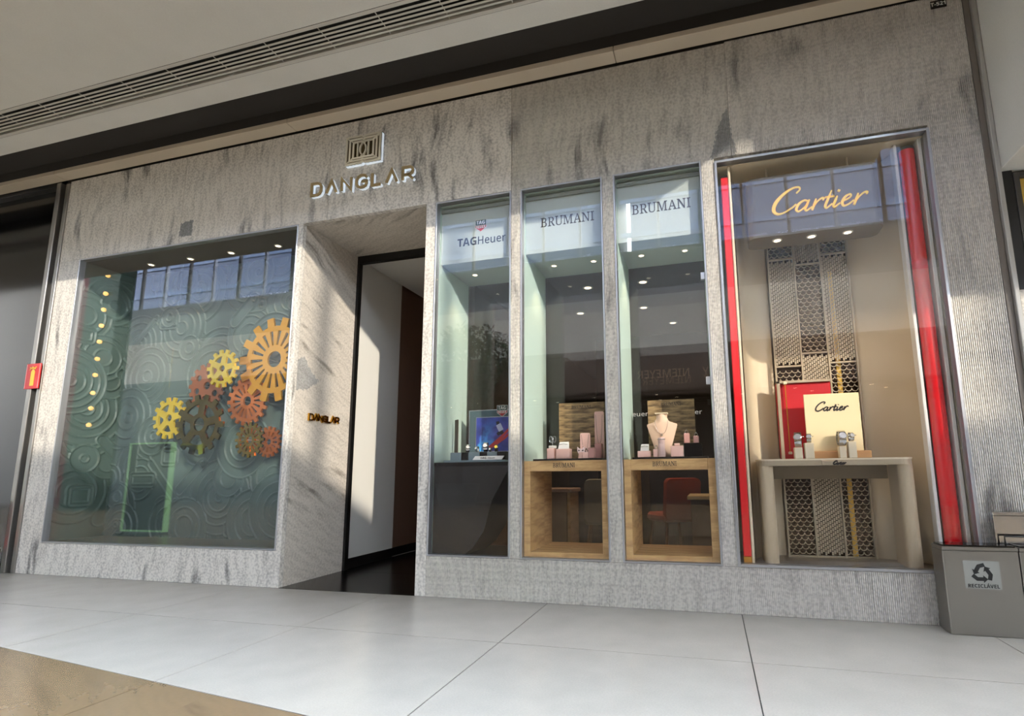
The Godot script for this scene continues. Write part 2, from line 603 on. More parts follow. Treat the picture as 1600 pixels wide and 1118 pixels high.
func build_facade() -> void:
	var w := struct("wall_facade")
	var g := 0.0015
	# lintel stones
	var xs := [-7.255, -5.45, -3.55, -1.60, 0.284, 1.985]
	for i in 5:
		part("stone_panel", fluted(xs[i] + g, xs[i + 1] - g, 3.505, 4.525 if i < 4 else 4.535, -0.05, 0.0 if i != 3 else -0.001), M.stone, w)
	# piers and mullions
	for p in [[-7.255, -6.925], [-3.885, -3.828], [-2.445, -2.345], [-1.60, -1.51], [-0.775, -0.68], [0.045, 0.148], [1.665, 1.985]]:
		if p[1] - p[0] < 0.06:
			part("stone_panel", bx(p[0], p[1], 0.0, 3.505 - g, -0.05, 0.0, 0.001), M.stone, w)
			continue
		part("stone_panel", fluted(p[0], p[1], 0.0 if p[0] < -6 or p[0] < -2.0 and p[0] > -4 else 0.325, 3.505 - g), M.stone, w)
	# sills
	for p in [[-6.925 + g, -5.45], [-5.45 + g, -3.886], [-2.344, -1.2], [-1.2 + g, -0.09], [-0.09 + g, 1.0], [1.0 + g, 1.985]]:
		part("stone_panel", fluted(p[0], p[1], 0.0, 0.322), M.stone, w)
	# backing wall, with the openings left free
	part("backing", bx(-7.4, 2.05, 3.52, 5.0, -0.25, -0.052), M.slot_dark, w)
	part("backing", bx(-14, 14, 4.9, 11.4, -0.3, 0.0), M.paint, w)
	part("backing", bx(-7.4, -6.95, 0, 3.52, -0.65, -0.052), M.slot_dark, w)
	part("backing", bx(-6.95, -3.89, 0, 0.31, -0.65, -0.052), M.slot_dark, w)
	part("backing", bx(-2.34, 1.66, 0, 0.31, -0.72, -0.052), M.slot_dark, w)
	part("backing", bx(1.70, 2.05, 0, 3.52, -0.75, -0.052), M.slot_dark, w)
	# metal profiles at both ends
	var tl := struct("trim_1")
	part("profile", bx(-7.315, -7.257, 0, 4.50, -0.02, 0.012, 0.004), M.steel, tl)
	part("profile", bx(-7.37, -7.318, 0, 4.50, -0.06, -0.025), M.gloss_black, tl)
	part("profile", bx(-7.445, -7.375, 0, 4.52, -0.03, 0.03, 0.006), M.steel, tl)
	var tr := struct("trim_2")
	part("profile", bx(1.988, 2.028, 0, 4.54, -0.05, 0.0, 0.003), mat(Color(0.42, 0.39, 0.36), 0.5), tr)
	part("profile", bx(2.03, 2.06, 0, 4.54, -0.05, 0.03, 0.004), mat(Color(0.66, 0.65, 0.63), 0.4, 0.3), tr)

func build_windows() -> void:
	# x0 x1 y0 y1, panes
	var list := [[-6.925, -3.885, 0.325, 3.50, 2], [-2.345, -1.60, 0.325, 3.50, 1], [-1.51, -0.775, 0.325, 3.50, 1], [-0.68, 0.045, 0.325, 3.50, 1], [0.148, 1.665, 0.325, 3.475, 1]]
	for i in list.size():
		var a: Array = list[i]
		var w := struct("window_%d" % (i + 1))
		var t := 0.014 if i < 4 else 0.02
		var z0 := -0.06
		var z1 := 0.006 if i < 4 else 0.012
		part("frame_bar", bx(a[0], a[0] + t, a[2], a[3], z0, z1, 0.002), M.alu, w)
		part("frame_bar", bx(a[1] - t, a[1], a[2], a[3], z0, z1, 0.002), M.alu, w)
		part("frame_bar", bx(a[0] + t, a[1] - t, a[2], a[2] + t, z0, z1, 0.002), M.alu, w)
		part("frame_bar", bx(a[0] + t, a[1] - t, a[3] - t, a[3], z0, z1, 0.002), M.alu, w)
		var n: int = a[4]
		for k in n:
			var xa := lerpf(a[0] + t, a[1] - t, float(k) / n)
			var xb := lerpf(a[0] + t, a[1] - t, float(k + 1) / n)
			part("pane", bx(xa + 0.001, xb - 0.001, a[2] + t, a[3] - t, -0.034, -0.024), M.glass, w)
		if i == 3:
			part("glass_clip", bx(a[1] - t - 0.035, a[1] - t, 2.50, 2.56, -0.045, -0.014, 0.003), M.alu, w)
			part("glass_clip", bx(a[1] - t - 0.035, a[1] - t, 1.66, 1.72, -0.045, -0.014, 0.003), M.alu, w)

# ---------------------------------------------------------------- what stands left and right of the shop
func build_neighbours() -> void:
	var l := struct("wall_left")
	part("backing", bx(-26, -7.46, 0, 5.0, -0.6, -0.13), M.black, l)
	part("dark_panel", bx(-14, -7.45, 0, 4.535, -0.12, -0.08), M.dark_glass, l)
	part("head_rail", bx(-14, -7.45, 4.50, 4.54, -0.08, 0.0), M.black, l)
	var r := struct("wall_right")
	# white boxed-out bulkhead over the next shop, its underside at 3.07 m
	part("bulkhead", bx(2.062, 14.0, 3.07, 5.0, -0.06, 1.62, 0.004), M.paint, r)
	part("black_panel", bx(2.062, 2.142, 2.2, 3.068, -0.1, -0.02), M.black, r)
	part("stone_panel", bx(2.062, 2.142, 0, 2.198, -0.1, -0.02), M.stone, r)
	part("black_panel", bx(2.142, 14, 0, 3.068, -0.3, -0.2), M.black, r)
	part("black_panel", bx(2.07, 14, 0, 4.9, -0.6, -0.31), M.black, r)
	var p := thing("framed_poster", "yellow poster in a dark frame beside the stone shop front", "poster", Vector3(2.148, 0.8, -0.02))
	part("frame", bx(0, 0.035, 0, 2.25, -0.1, 0.0, 0.003), M.dark_alu, p)
	part("frame", bx(0.9, 0.935, 0, 2.25, -0.1, 0.0, 0.003), M.dark_alu, p)
	part("frame", bx(0.035, 0.9, 2.215, 2.25, -0.1, 0.0, 0.003), M.dark_alu, p)
	part("frame", bx(0.035, 0.9, 0, 0.035, -0.1, 0.0, 0.003), M.dark_alu, p)
	part("print", bx(0.035, 0.9, 0.035, 2.215, -0.1, -0.04), mat(Color(0.80, 0.66, 0.30), 0.5), p)

# ---------------------------------------------------------------- the rest of the mall, seen only in the glass and by its light
func build_mall() -> void:
	var o := struct("wall_opposite")
	var z := 12.8
	var light := mat(Color(0.94, 0.92, 0.88), 0.7)
	var grey := mat(Color(0.50, 0.51, 0.52), 0.6)
	var brown := mat(Color(0.32, 0.25, 0.20), 0.5)
	part("shop_front", bx(-26, -14, 0, 5.0, z, z + 0.3), mat(Color(0.34, 0.37, 0.37), 0.3), o)
	part("shop_front", bx(-14, 20, 0, 3.0, z + 1.8, z + 2.1), mat(Color(0.24, 0.20, 0.17), 0.4), o)
	part("shop_ceiling", bx(-14, 20, 3.5, 3.6, z, z + 2.1), brown, o)
	part("fascia", bx(-14, 20, 3.5, 5.0, z, z + 0.3), brown, o)
	part("shop_back", bx(-14, 20, 3.0, 3.5, z + 1.8, z + 2.1), brown, o)
	part("white_band", bx(-26, 20, 5.0, 6.75, z, z + 0.3), light, o)
	part("grey_band", bx(-26, 20, 6.75, 8.34, z, z + 0.3), grey, o)
	part("head_band", bx(-26, 20, 10.8, 11.4, z, z + 0.3), light, o)
	# clerestory mullions and glass
	var cl := struct("window_6")
	for k in 34:
		var x := -25.6 + k * 1.35
		part("mullion", bx(x - 0.04, x + 0.04, 8.34, 10.8, z + 0.08, z + 0.2), M.dark_alu if k % 2 else M.alu, cl)
	part("pane", bx(-26, 20, 8.34, 10.8, z + 0.13, z + 0.14), M.glass, cl)
	# mall end walls; unseen roof whose skylight gap is added for fill light
	var e1 := struct("wall_end_left")
	part("wall", bx(-26.3, -26, 0, 11.4, -0.3, z + 0.3), light, e1)
	var e2 := struct("wall_end_right")
	part("wall", bx(20, 20.3, 0, 11.4, -0.3, z + 0.3), light, e2)
	var rf := struct("roof")
	part("roof_slab", bx(-26, 20, 11.4, 11.6, -0.3, 2.6), light, rf)
	part("roof_slab", bx(-26, 20, 11.4, 11.6, 6.2, z + 0.3), light, rf)
	for k in 12:
		part("roof_beam", bx(-25 + k * 4.0, -24.7 + k * 4.0, 11.3, 11.6, 2.6, 6.2), light, rf)
	# brand letters over the opposite shop
	var s := thing("shop_sign", "bronze capital letters on the brown fascia across the mall", "sign", Vector3(-0.9, 4.1, z - 0.02))
	s.rotation.y = PI
	var bronze := mat(Color(0.72, 0.62, 0.5), 0.4, 0.6)
	part("word", text("NNY", 0.26, 0.03), bronze, s, Vector3(-1.15, 0, 0))
	part("word", text("NIEMEYER", 0.26, 0.03), bronze, s, Vector3(0.42, 0, 0))
	# a blue glass office block beyond the clerestory
	var ob := thing("office_building", "tall blue glass office block beyond the mall windows", "building", Vector3(-25, 0, 42))
	var blue := mat(Color(0.15, 0.22, 0.34), 0.5)
	part("tower", bx(-50, -12.5, 0, 60, 0, 12), blue, ob)
	part("tower", bx(-10, 17, 0, 60, 0, 12), blue, ob)
	part("tower", bx(19, 42, 0, 60, 0, 12), blue, ob)
	for k in 9:
		part("floor_band", bx(-50, 42, 12.0 + k * 3.4, 12.5 + k * 3.4, -0.1, 0.0), mat(Color(0.22, 0.30, 0.42), 0.5), ob)
	# downlights of the opposite shop
	var d0: Node3D = null
	for i in 16:
		var at := Vector3(-10 + (i % 8) * 2.1 + (0.6 if i > 7 else 0.0), 3.5, z + 0.45 + 0.8 * (i / 8))
		if d0 == null:
			d0 = thing("downlight", "round white downlight in the ceiling of the shop across the mall", "downlight", at, "downlights across the mall")
			part("ring", lathe([Vector2(0.05, 0.0), Vector2(0.075, -0.006), Vector2(0.075, 0.0)], 16), M.white, d0)
			part("bulb", lathe([Vector2(0.0, -0.003), Vector2(0.05, -0.003), Vector2(0.05, 0.0)], 16), M.lamp, d0)
		else:
			copy(d0, at)

# ---------------------------------------------------------------- the shop's interior shell
func build_store() -> void:
	var dark := mat(Color(0.40, 0.33, 0.28), 0.6)
	structm("ceiling_store", bx(-2.344, 2.05, 3.0, 3.1, -7.0, -0.73), mat(Color(0.42, 0.36, 0.31), 0.7))
	structm("wall_back", bx(-3.98, 2.15, 0, 3.52, -7.2, -7.0), dark)
	structm("wall_side", bx(2.05, 2.15, 0, 3.52, -7.0, -0.72), dark)
	structm("wall_store_left", bx(-3.98, -3.86, 0, 3.52, -7.0, -3.3), dark)
	structm("floor_store", bx(-3.86, 2.05, -0.1, 0.0, -7.0, -0.72), M.black_marble)
	structm("roof_deck", bx(-7.4, 2.15, 3.52, 3.7, -7.2, -0.05), dark)

func build_tree() -> void:
	# an indoor tree across the mall, mirrored in the narrow windows
	var t := thing("indoor_tree", "leafy indoor tree in a grey planter across the mall", "tree", Vector3(-7.7, 0, 11.3))
	part("planter", lathe([Vector2(0, 0), Vector2(0.55, 0), Vector2(0.7, 0.7), Vector2(0.6, 0.7), Vector2(0.58, 0.62), Vector2(0.0, 0.62)], 24), mat(Color(0.35, 0.34, 0.33), 0.6), t)
	part("trunk", tube([Vector3(0, 0.6, 0), Vector3(0.08, 1.8, 0), Vector3(-0.05, 3.0, 0.05), Vector3(0.0, 4.6, 0)], 0.11, 8), mat(Color(0.25, 0.19, 0.14), 0.8), t)
	var r := RandomNumberGenerator.new()
	r.seed = 5
	var clumps := []
	for k in 16:
		clumps.append(Vector3(r.randf_range(-1.3, 1.3), r.randf_range(2.9, 5.3), r.randf_range(-0.7, 0.7)))
	var st := mb()
	for k in 2600:
		var c: Vector3 = clumps[k % 16]
		var d := Vector3(r.randfn(), r.randfn(), r.randfn()).normalized() * r.randf_range(0.2, 0.62)
		var p := c + d
		var u := Vector3(r.randfn(), r.randfn(), r.randfn()).normalized() * 0.09
		var v := u.cross(Vector3(r.randfn(), r.randfn(), r.randfn())).normalized() * 0.045
		quad(st, p - u, p + v, p + u, p - v, d)
	part("crown", st, mat(Color(0.14, 0.22, 0.11), 0.6), t).set_meta("kind", "stuff")

# ---------------------------------------------------------------- first window: gears before a moulded panel
# an annular sector, thick from z0 to z1
func sector(st: SurfaceTool, r0: float, r1: float, a0: float, a1: float, z0: float, z1: float, a2 := NAN, a3 := NAN) -> void:
	# angles a0..a1 at the inner radius and a2..a3 at the outer one (a taper), else the same
	if is_nan(a2):
		a2 = a0
		a3 = a1
	var n := maxi(1, int(ceil(maxf(a1 - a0, a3 - a2) / 0.12)))
	for k in n:
		var t0 := float(k) / n
		var t1 := float(k + 1) / n
		var i0 := Vector2.from_angle(lerpf(a0, a1, t0)) * r0
		var i1 := Vector2.from_angle(lerpf(a0, a1, t1)) * r0
		var o0 := Vector2.from_angle(lerpf(a2, a3, t0)) * r1
		var o1 := Vector2.from_angle(lerpf(a2, a3, t1)) * r1
		quad(st, v3(i0, z1), v3(i1, z1), v3(o1, z1), v3(o0, z1), Vector3.BACK)
		quad(st, v3(i0, z0), v3(i1, z0), v3(o1, z0), v3(o0, z0), Vector3.FORWARD)
		quad(st, v3(o0, z0), v3(o1, z0), v3(o1, z1), v3(o0, z1), v3(o0 + o1, 0))
		quad(st, v3(i0, z0), v3(i1, z0), v3(i1, z1), v3(i0, z1), v3(-i0 - i1, 0))
		if k == 0 and a1 - a0 < 6.2:
			quad(st, v3(i0, z0), v3(o0, z0), v3(o0, z1), v3(i0, z1), v3(i0 - i1 + o0 - o1, 0))
		if k == n - 1 and a1 - a0 < 6.2:
			quad(st, v3(i1, z0), v3(o1, z0), v3(o1, z1), v3(i1, z1), v3(i1 - i0 + o1 - o0, 0))

# a gear: hub ring, spokes, rim, teeth; spoke_w is the part of each turn that the spokes fill at their inner and outer ends
func gear(radius: float, teeth: int, hole: float, hub: float, rim: float, body: float, spokes: int, fill_in: float, fill_out: float, thick: float, turn := 0.0) -> SurfaceTool:
	var st := mb()
	var h := thick / 2.0
	sector(st, radius * hole, radius * hub, 0, TAU, -h, h)
	sector(st, radius * rim, radius * body, 0, TAU, -h, h)
	for k in spokes:
		var a := turn + TAU * k / spokes
		var wi := TAU / spokes * fill_in / 2.0
		var wo := TAU / spokes * fill_out / 2.0
		sector(st, radius * hub, radius * rim, a - wi, a + wi, -h, h, a - wo, a + wo)
	for k in teeth:
		var a := turn + TAU * (k + 0.5) / teeth
		var wi := TAU / teeth * 0.27
		var wo := TAU / teeth * 0.2
		sector(st, radius * body, radius, a - wi, a + wi, -h, h, a - wo, a + wo)
	return st

func build_relief(x0: float, x1: float, nx: int, sd: int) -> ArrayMesh:
	# concentric rings, tracks and pads overlap in layers; their outlines stand proud of the board as rounded beads
	var r := RandomNumberGenerator.new()
	r.seed = sd
	var motifs := []
	for k in int(34 * (x1 - x0)) + 3:
		var c := Vector2(r.randf_range(x0, x1), r.randf_range(0.3, 3.5))
		var kind := r.randi() % 5
		if kind < 3:
			var big := r.randf_range(0.12, 0.44)
			var rings := []
			var q := big
			while q > 0.035:
				rings.append(q)
				q -= r.randf_range(0.065, 0.115)
			motifs.append([0, c, big, rings])
		elif kind == 3:
			var an: float = [0.0, PI / 2, PI / 4, -PI / 4][r.randi() % 4]
			motifs.append([1, c, c + Vector2.from_angle(an) * r.randf_range(0.2, 0.6), r.randf_range(0.035, 0.09)])
		else:
			motifs.append([2, c, Vector2(r.randf_range(0.08, 0.2), r.randf_range(0.06, 0.2)), 0.05])
	var ny := 400
	var y0 := 0.315
	var y1 := 3.515
	var v := PackedVector3Array()
	for j in ny + 1:
		var y := lerpf(y0, y1, float(j) / ny)
		for i in nx + 1:
			var x := lerpf(x0, x1, float(i) / nx)
			var p := Vector2(x, y)
			var d := 1.0
			for k in range(motifs.size() - 1, -1, -1):
				var m: Array = motifs[k]
				if m[0] == 0:
					var dist := p.distance_to(m[1])
					if dist < m[2] + 0.012:
						for q in m[3]:
							d = minf(d, absf(dist - q))
						break
				elif m[0] == 1:
					var near := Geometry2D.get_closest_point_to_segment(p, m[1], m[2])
					var e: float = p.distance_to(near) - m[3]
					if e < 0.012:
						d = minf(absf(e), absf(p.distance_to(m[2]) - m[3] * 0.45))
						break
				else:
					var q: Vector2 = (p - m[1]).abs() - m[2] + Vector2(0.05, 0.05)
					var e := Vector2(maxf(q.x, 0), maxf(q.y, 0)).length() + minf(maxf(q.x, q.y), 0.0) - 0.05
					if e < 0.012:
						d = minf(absf(e), absf(e + 0.04))
						break
			var t := clampf(d / 0.011, 0.0, 1.0)
			v.append(Vector3(x, y, 0.015 * sqrt(1.0 - t * t)))
	var idx := PackedInt32Array()
	for j in ny:
		for i in nx:
			var a := j * (nx + 1) + i
			idx.append_array([a, a + nx + 1, a + 1, a + 1, a + nx + 1, a + nx + 2])
	var arr := []
	arr.resize(Mesh.ARRAY_MAX)
	arr[Mesh.ARRAY_VERTEX] = v
	arr[Mesh.ARRAY_INDEX] = idx
	var am := ArrayMesh.new()
	am.add_surface_from_arrays(Mesh.PRIMITIVE_TRIANGLES, arr)
	var st := SurfaceTool.new()
	st.create_from(am, 0)
	st.generate_normals()
	return st.commit()

func spot_fitting(called: String, label: String, group: String, at: Vector3, radius: float, energy: float, angle := 45.0, warm := Color(1.0, 0.86, 0.68)) -> Node3D:
	var t := thing(called, label, "spotlight", at, group)
	part("trim_ring", lathe([Vector2(radius, -0.001), Vector2(radius, -0.006), Vector2(radius * 1.45, -0.003), Vector2(radius * 1.45, 0.0)], 18), M.white, t)
	part("bulb", lathe([Vector2(0.0, -0.004), Vector2(radius * 0.98, -0.004), Vector2(radius * 0.98, -0.001)], 18), M.lamp, t)
	var l := SpotLight3D.new()
	l.name = "light"
	l.light_color = warm
	l.light_energy = energy
	l.spot_angle = angle
	l.spot_angle_attenuation = 0.6
	l.spot_range = 30.0
	l.light_size = radius
	l.shadow_enabled = true
	l.rotation.x = -PI / 2
	l.position.y = -0.012
	t.add_child(l)
	return t

func build_gear_display() -> void:
	var panel_mat := mat(Color(0.30, 0.37, 0.355), 0.38)
	var side := mat(Color(0.36, 0.40, 0.39), 0.5)
	var b := thing("display_niche", "dark display niche behind the wide left window with gears", "niche", Vector3.ZERO)
	part("side_panel", bx(-6.97, -6.945, 0.31, 3.52, -0.64, -0.062), side, b)
	part("side_panel", bx(-3.893, -3.87, 0.31, 3.52, -0.64, -0.062), side, b)
	part("ceiling_panel", bx(-6.945, -3.893, 3.50, 3.519, -0.64, -0.062), mat(Color(0.12, 0.12, 0.12), 0.6), b)
	part("floor_panel", bx(-6.945, -3.893, 0.31, 0.328, -0.62, -0.062), side, b)
	part("relief_panel", build_relief(-6.945, -3.895, 380, 21), panel_mat, b, Vector3(0, 0, -0.62)).set_meta("label", "grey-green moulded panel with raised concentric rings and tracks")
	var sp := part("side_relief_panel", build_relief(0.0, 0.56, 70, 4), panel_mat, b, Vector3(-6.944, 0, -0.062))
	sp.rotation.y = PI / 2
	sp.set_meta("label", "grey-green moulded side panel")
	var pale_gold := mat(Color(0.82, 0.72, 0.20), 0.38, 0.6)  # pale yellow metal, the gears' own colour
	var gold := mat(Color(0.80, 0.58, 0.17), 0.34, 0.8)
	var copper := mat(Color(0.78, 0.46, 0.24), 0.36, 0.8)
	var dull := mat(Color(0.60, 0.36, 0.22), 0.5, 0.7)
	var mirror := mat(Color(0.66, 0.51, 0.19), 0.04, 1.0)
	var mirror_dark := mat(Color(0.46, 0.37, 0.13), 0.04, 1.0)
	# x y z radius, material, teeth, hole hub rim body spokes fills, label
	var g := [
		[-4.50, 2.25, -0.46, 0.467, gold, 14, 0.19, 0.34, 0.68, 0.80, 18, 0.60, 0.62, "largest gear, brushed gold with narrow radial slots, beside the entrance pier"],
		[-5.47, 2.02, -0.52, 0.262, dull, 16, 0.18, 0.50, 0.76, 0.85, 6, 0.45, 0.40, "dull copper gear with round holes behind the pale gold gears"],
		[-5.09, 2.165, -0.36, 0.212, pale_gold, 14, 0.17, 0.34, 0.66, 0.80, 5, 0.75, 0.35, "pale yellow-gold gear overlapping the largest gear"],
		[-4.86, 1.815, -0.50, 0.272, copper, 18, 0.19, 0.34, 0.70, 0.84, 16, 0.58, 0.6, "bright copper gear with radial slots below the largest gear"],
		[-5.80, 1.65, -0.38, 0.235, pale_gold, 14, 0.17, 0.34, 0.66, 0.80, 5, 0.75, 0.35, "pale yellow-gold gear left of the dark mirror gear"],
		[-5.27, 1.555, -0.30, 0.325, mirror_dark, 14, 0.22, 0.36, 0.68, 0.83, 5, 0.55, 0.30, "dark mirror-polished gold gear with five wide openings"],
		[-4.625, 1.375, -0.34, 0.185, mirror, 16, 0.20, 0.36, 0.68, 0.80, 14, 0.5, 0.5, "small mirror-polished gold gear with radial slots, the lowest"],
		[-4.535, 1.36, -0.50, 0.165, copper, 16, 0.20, 0.36, 0.68, 0.80, 12, 0.6, 0.6, "small copper gear added for the copper glow behind the lowest mirror gear"]]  # added gear stands in for copper light reflected behind the mirror gear
	for a in g:
		var t := thing("gear", a[13], "gear", Vector3(a[0], a[1], a[2]), "gears hung in the left window")
		if a[4] == dull:
			var c := CSGCombiner3D.new()
			c.name = "wheel"
			var pl := PackedVector2Array()
			for k in 16:
				for q in [[-0.28, 0.85], [-0.2, 1.0], [0.2, 1.0], [0.28, 0.85]]:
					pl.append(Vector2.from_angle(TAU * (k + q[0]) / 16) * a[3] * q[1])
			var body := CSGPolygon3D.new()
			body.name = "body"
			body.polygon = pl
			body.depth = 0.02
			body.position.z = 0.01
			c.add_child(body)
			for k in 7:
				var hole := CSGCylinder3D.new()
				hole.name = "hole_%d" % k
				hole.radius = a[3] * (0.17 if k == 6 else 0.14)
				hole.height = 0.1
				hole.sides = 24
				hole.rotation.x = PI / 2
				hole.operation = CSGShape3D.OPERATION_SUBTRACTION
				hole.position = Vector3.ZERO if k == 6 else v3(Vector2.from_angle(TAU * k / 6 + 0.4) * a[3] * 0.58, 0)
				c.add_child(hole)
			c.material_override = a[4]
			t.add_child(c)
			for ch in c.get_children():
				ch.material = a[4]
		else:
			part("wheel", gear(a[3], a[5], a[6], a[7], a[8], a[9], a[10], a[11], a[12], 0.022, 0.2), a[4], t)
		var back: float = (-0.605 if a[3] != 0.185 else -0.48) - a[2]
		var hub: float = a[3] * a[6]
		part("axle", tube([Vector3(hub * 0.85, 0, 0.0), Vector3(hub * 0.85, 0, back)], 0.006, 6), M.steel, t)
		part("axle", tube([Vector3(-hub * 0.85, 0, 0.0), Vector3(-hub * 0.85, 0, back)], 0.006, 6), M.steel, t)
	var k := 0
	for x in [-6.30, -5.70, -5.11, -4.465]:
		spot_fitting("spotlight", "small round spotlight in the black ceiling above the gears", "spotlights above the gears", Vector3(x, 3.50, -0.35), 0.028, 0.5)
		k += 1
	# a decorated column with a row of lamps that the left window mirrors
	var col := thing("decorated_column", "tall green and red column with a row of round lamps standing across the walkway", "column", Vector3(-19.4, 0, 8.3))
	part("green_cladding", bx(-0.42, 1.0, 0, 9.0, -0.25, 0.25), mat(Color(0.04, 0.16, 0.10), 0.5), col)
	part("red_cladding", bx(-1.3, -0.42, 0, 9.0, -0.25, 0.25), mat(Color(0.30, 0.04, 0.06), 0.5), col)
	for q in [7.598, 6.977, 6.431, 5.891, 5.355, 4.783, 4.258, 3.676, 3.184, 2.655]:
		part("lamp", lathe([Vector2(0.0, -0.07), Vector2(0.05, -0.05), Vector2(0.07, 0.0), Vector2(0.05, 0.05), Vector2(0.0, 0.07)], 12), glow(Color(1.0, 0.8, 0.45), 12.0), col, Vector3(0.5, q, -0.3))
	# an upright display totem with a lit pale green rim, mirrored low in the left window
	var to := thing("display_totem", "upright display totem with a thin lit pale green rim across the walkway", "totem", Vector3(-9.87, 0, 3.25))
	var rim := glow(Color(0.72, 0.95, 0.64), 1.5)
	part("body", bx(-0.48, 0.48, 0.04, 1.6, -0.02, 0.05), mat(Color(0.10, 0.12, 0.12), 0.3), to)
	part("foot", bx(-0.4, 0.4, 0.0, 0.04, -0.2, 0.25, 0.005), M.dark_alu, to)
	for s in [[-0.51, -0.48, 0.04, 1.63], [0.48, 0.51, 0.04, 1.63], [-0.48, 0.48, 1.60, 1.63], [-0.48, 0.48, 0.04, 0.07]]:
		part("lit_rim", bx(s[0], s[1], s[2], s[3], -0.04, 0.05), rim, to)

# ---------------------------------------------------------------- lettering
const CAPS := {
	"D": [[[0.0, 0.0], [0.0, 1.0], [0.55, 1.0], [0.78, 0.9], [0.9, 0.68], [0.9, 0.32], [0.78, 0.1], [0.55, 0.0], [0.0, 0.0]]],
	"A": [[[0.0, 0.0], [0.46, 1.0], [0.92, 0.0]]],
	"N": [[[0.0, 0.0], [0.0, 1.0], [0.85, 0.0], [0.85, 1.0]]],
	"G": [[[0.9, 0.78], [0.75, 0.95], [0.55, 1.0], [0.35, 1.0], [0.12, 0.88], [0.0, 0.65], [0.0, 0.35], [0.12, 0.12], [0.35, 0.0], [0.6, 0.0], [0.82, 0.1], [0.9, 0.3], [0.9, 0.48], [0.45, 0.48]]],
	"L": [[[0.0, 1.0], [0.0, 0.0], [0.75, 0.0]]],
	"R": [[[0.0, 0.0], [0.0, 1.0], [0.6, 1.0], [0.8, 0.9], [0.85, 0.7], [0.8, 0.5], [0.6, 0.4], [0.0, 0.4]], [[0.45, 0.4], [0.88, 0.0]]]}
const CAP_WIDTH := {"D": 0.9, "A": 0.92, "N": 0.85, "G": 0.9, "L": 0.75, "R": 0.88}

func cap_letter(st: SurfaceTool, ch: String, at: Vector2, h: float, stroke: float, z0: float, z1: float) -> void:
	for line in CAPS[ch]:
		var pts := []
		for p in line:
			pts.append(at + Vector2(p[0], p[1]) * h)
		var closed: bool = pts[0] == pts[pts.size() - 1]
		if closed:
			pts.pop_back()
		ribbon(st, pts, stroke * h, z0, z1, closed)

# slanted script: strokes of x, y, width in x-heights
const SCRIPT := [
	[[1.75, 1.75, 0.10], [1.95, 2.05, 0.12], [1.75, 2.28, 0.10], [1.25, 2.22, 0.14], [0.65, 1.75, 0.22], [0.25, 1.05, 0.30], [0.28, 0.40, 0.28], [0.68, 0.03, 0.18], [1.2, 0.06, 0.10], [1.75, 0.42, 0.07], [2.02, 0.72, 0.06]],
	[[2.95, 0.85, 0.08], [2.62, 0.98, 0.12], [2.25, 0.70, 0.20], [2.18, 0.25, 0.20], [2.42, 0.02, 0.10], [2.75, 0.25, 0.07], [2.98, 0.62, 0.07]],
	[[3.02, 0.98, 0.12], [2.95, 0.55, 0.20], [2.92, 0.18, 0.18], [3.08, 0.02, 0.09], [3.42, 0.30, 0.06]],
	[[3.55, 0.98, 0.12], [3.55, 0.50, 0.20], [3.52, 0.0, 0.18]],
	[[3.56, 0.35, 0.06], [3.75, 0.75, 0.07], [4.0, 0.98, 0.10], [4.16, 0.92, 0.18], [4.15, 0.78, 0.12]],
	[[4.62, 1.55, 0.08], [4.55, 0.85, 0.20], [4.50, 0.25, 0.20], [4.66, 0.02, 0.10], [5.0, 0.35, 0.06]],
	[[4.25, 1.0, 0.08], [4.62, 1.0, 0.09], [4.98, 1.02, 0.08]],
	[[5.22, 0.98, 0.12], [5.18, 0.55, 0.20], [5.15, 0.18, 0.18], [5.30, 0.02, 0.09], [5.62, 0.32, 0.06]],
	[[5.20, 1.38, 0.2], [5.24, 1.52, 0.2]],
	[[5.72, 0.45, 0.06], [6.1, 0.58, 0.07], [6.34, 0.80, 0.09], [6.20, 1.0, 0.08], [5.90, 0.82, 0.18], [5.78, 0.40, 0.22], [5.98, 0.03, 0.14], [6.35, 0.12, 0.07], [6.66, 0.42, 0.06]],
	[[6.85, 0.98, 0.12], [6.83, 0.50, 0.20], [6.80, 0.0, 0.18]],
	[[6.84, 0.35, 0.06], [7.05, 0.75, 0.07], [7.32, 1.0, 0.10], [7.52, 0.98, 0.18], [7.55, 0.82, 0.12]]]

func script_word(length: float, depth: float) -> SurfaceTool:
	var st := mb()
	var k := length / 7.9
	for s in SCRIPT:
		var p := []
		for q in s:
			p.append(Vector3((q[0] + 0.36 * q[1] - 4.0) * k, (q[1] - 1.0) * k, q[2] * k))
		var c := smooth(p, 6)
		ribbon(st, c[0], c[1], 0.0, depth)
	return st

func ring_pts(c: Vector2, rx: float, ry: float, a0: float, a1: float, n := 20) -> Array:
	var out := []
	for k in n + 1:
		var a := lerpf(a0, a1, float(k) / n)
		out.append(c + Vector2(cos(a) * rx, sin(a) * ry))
	return out

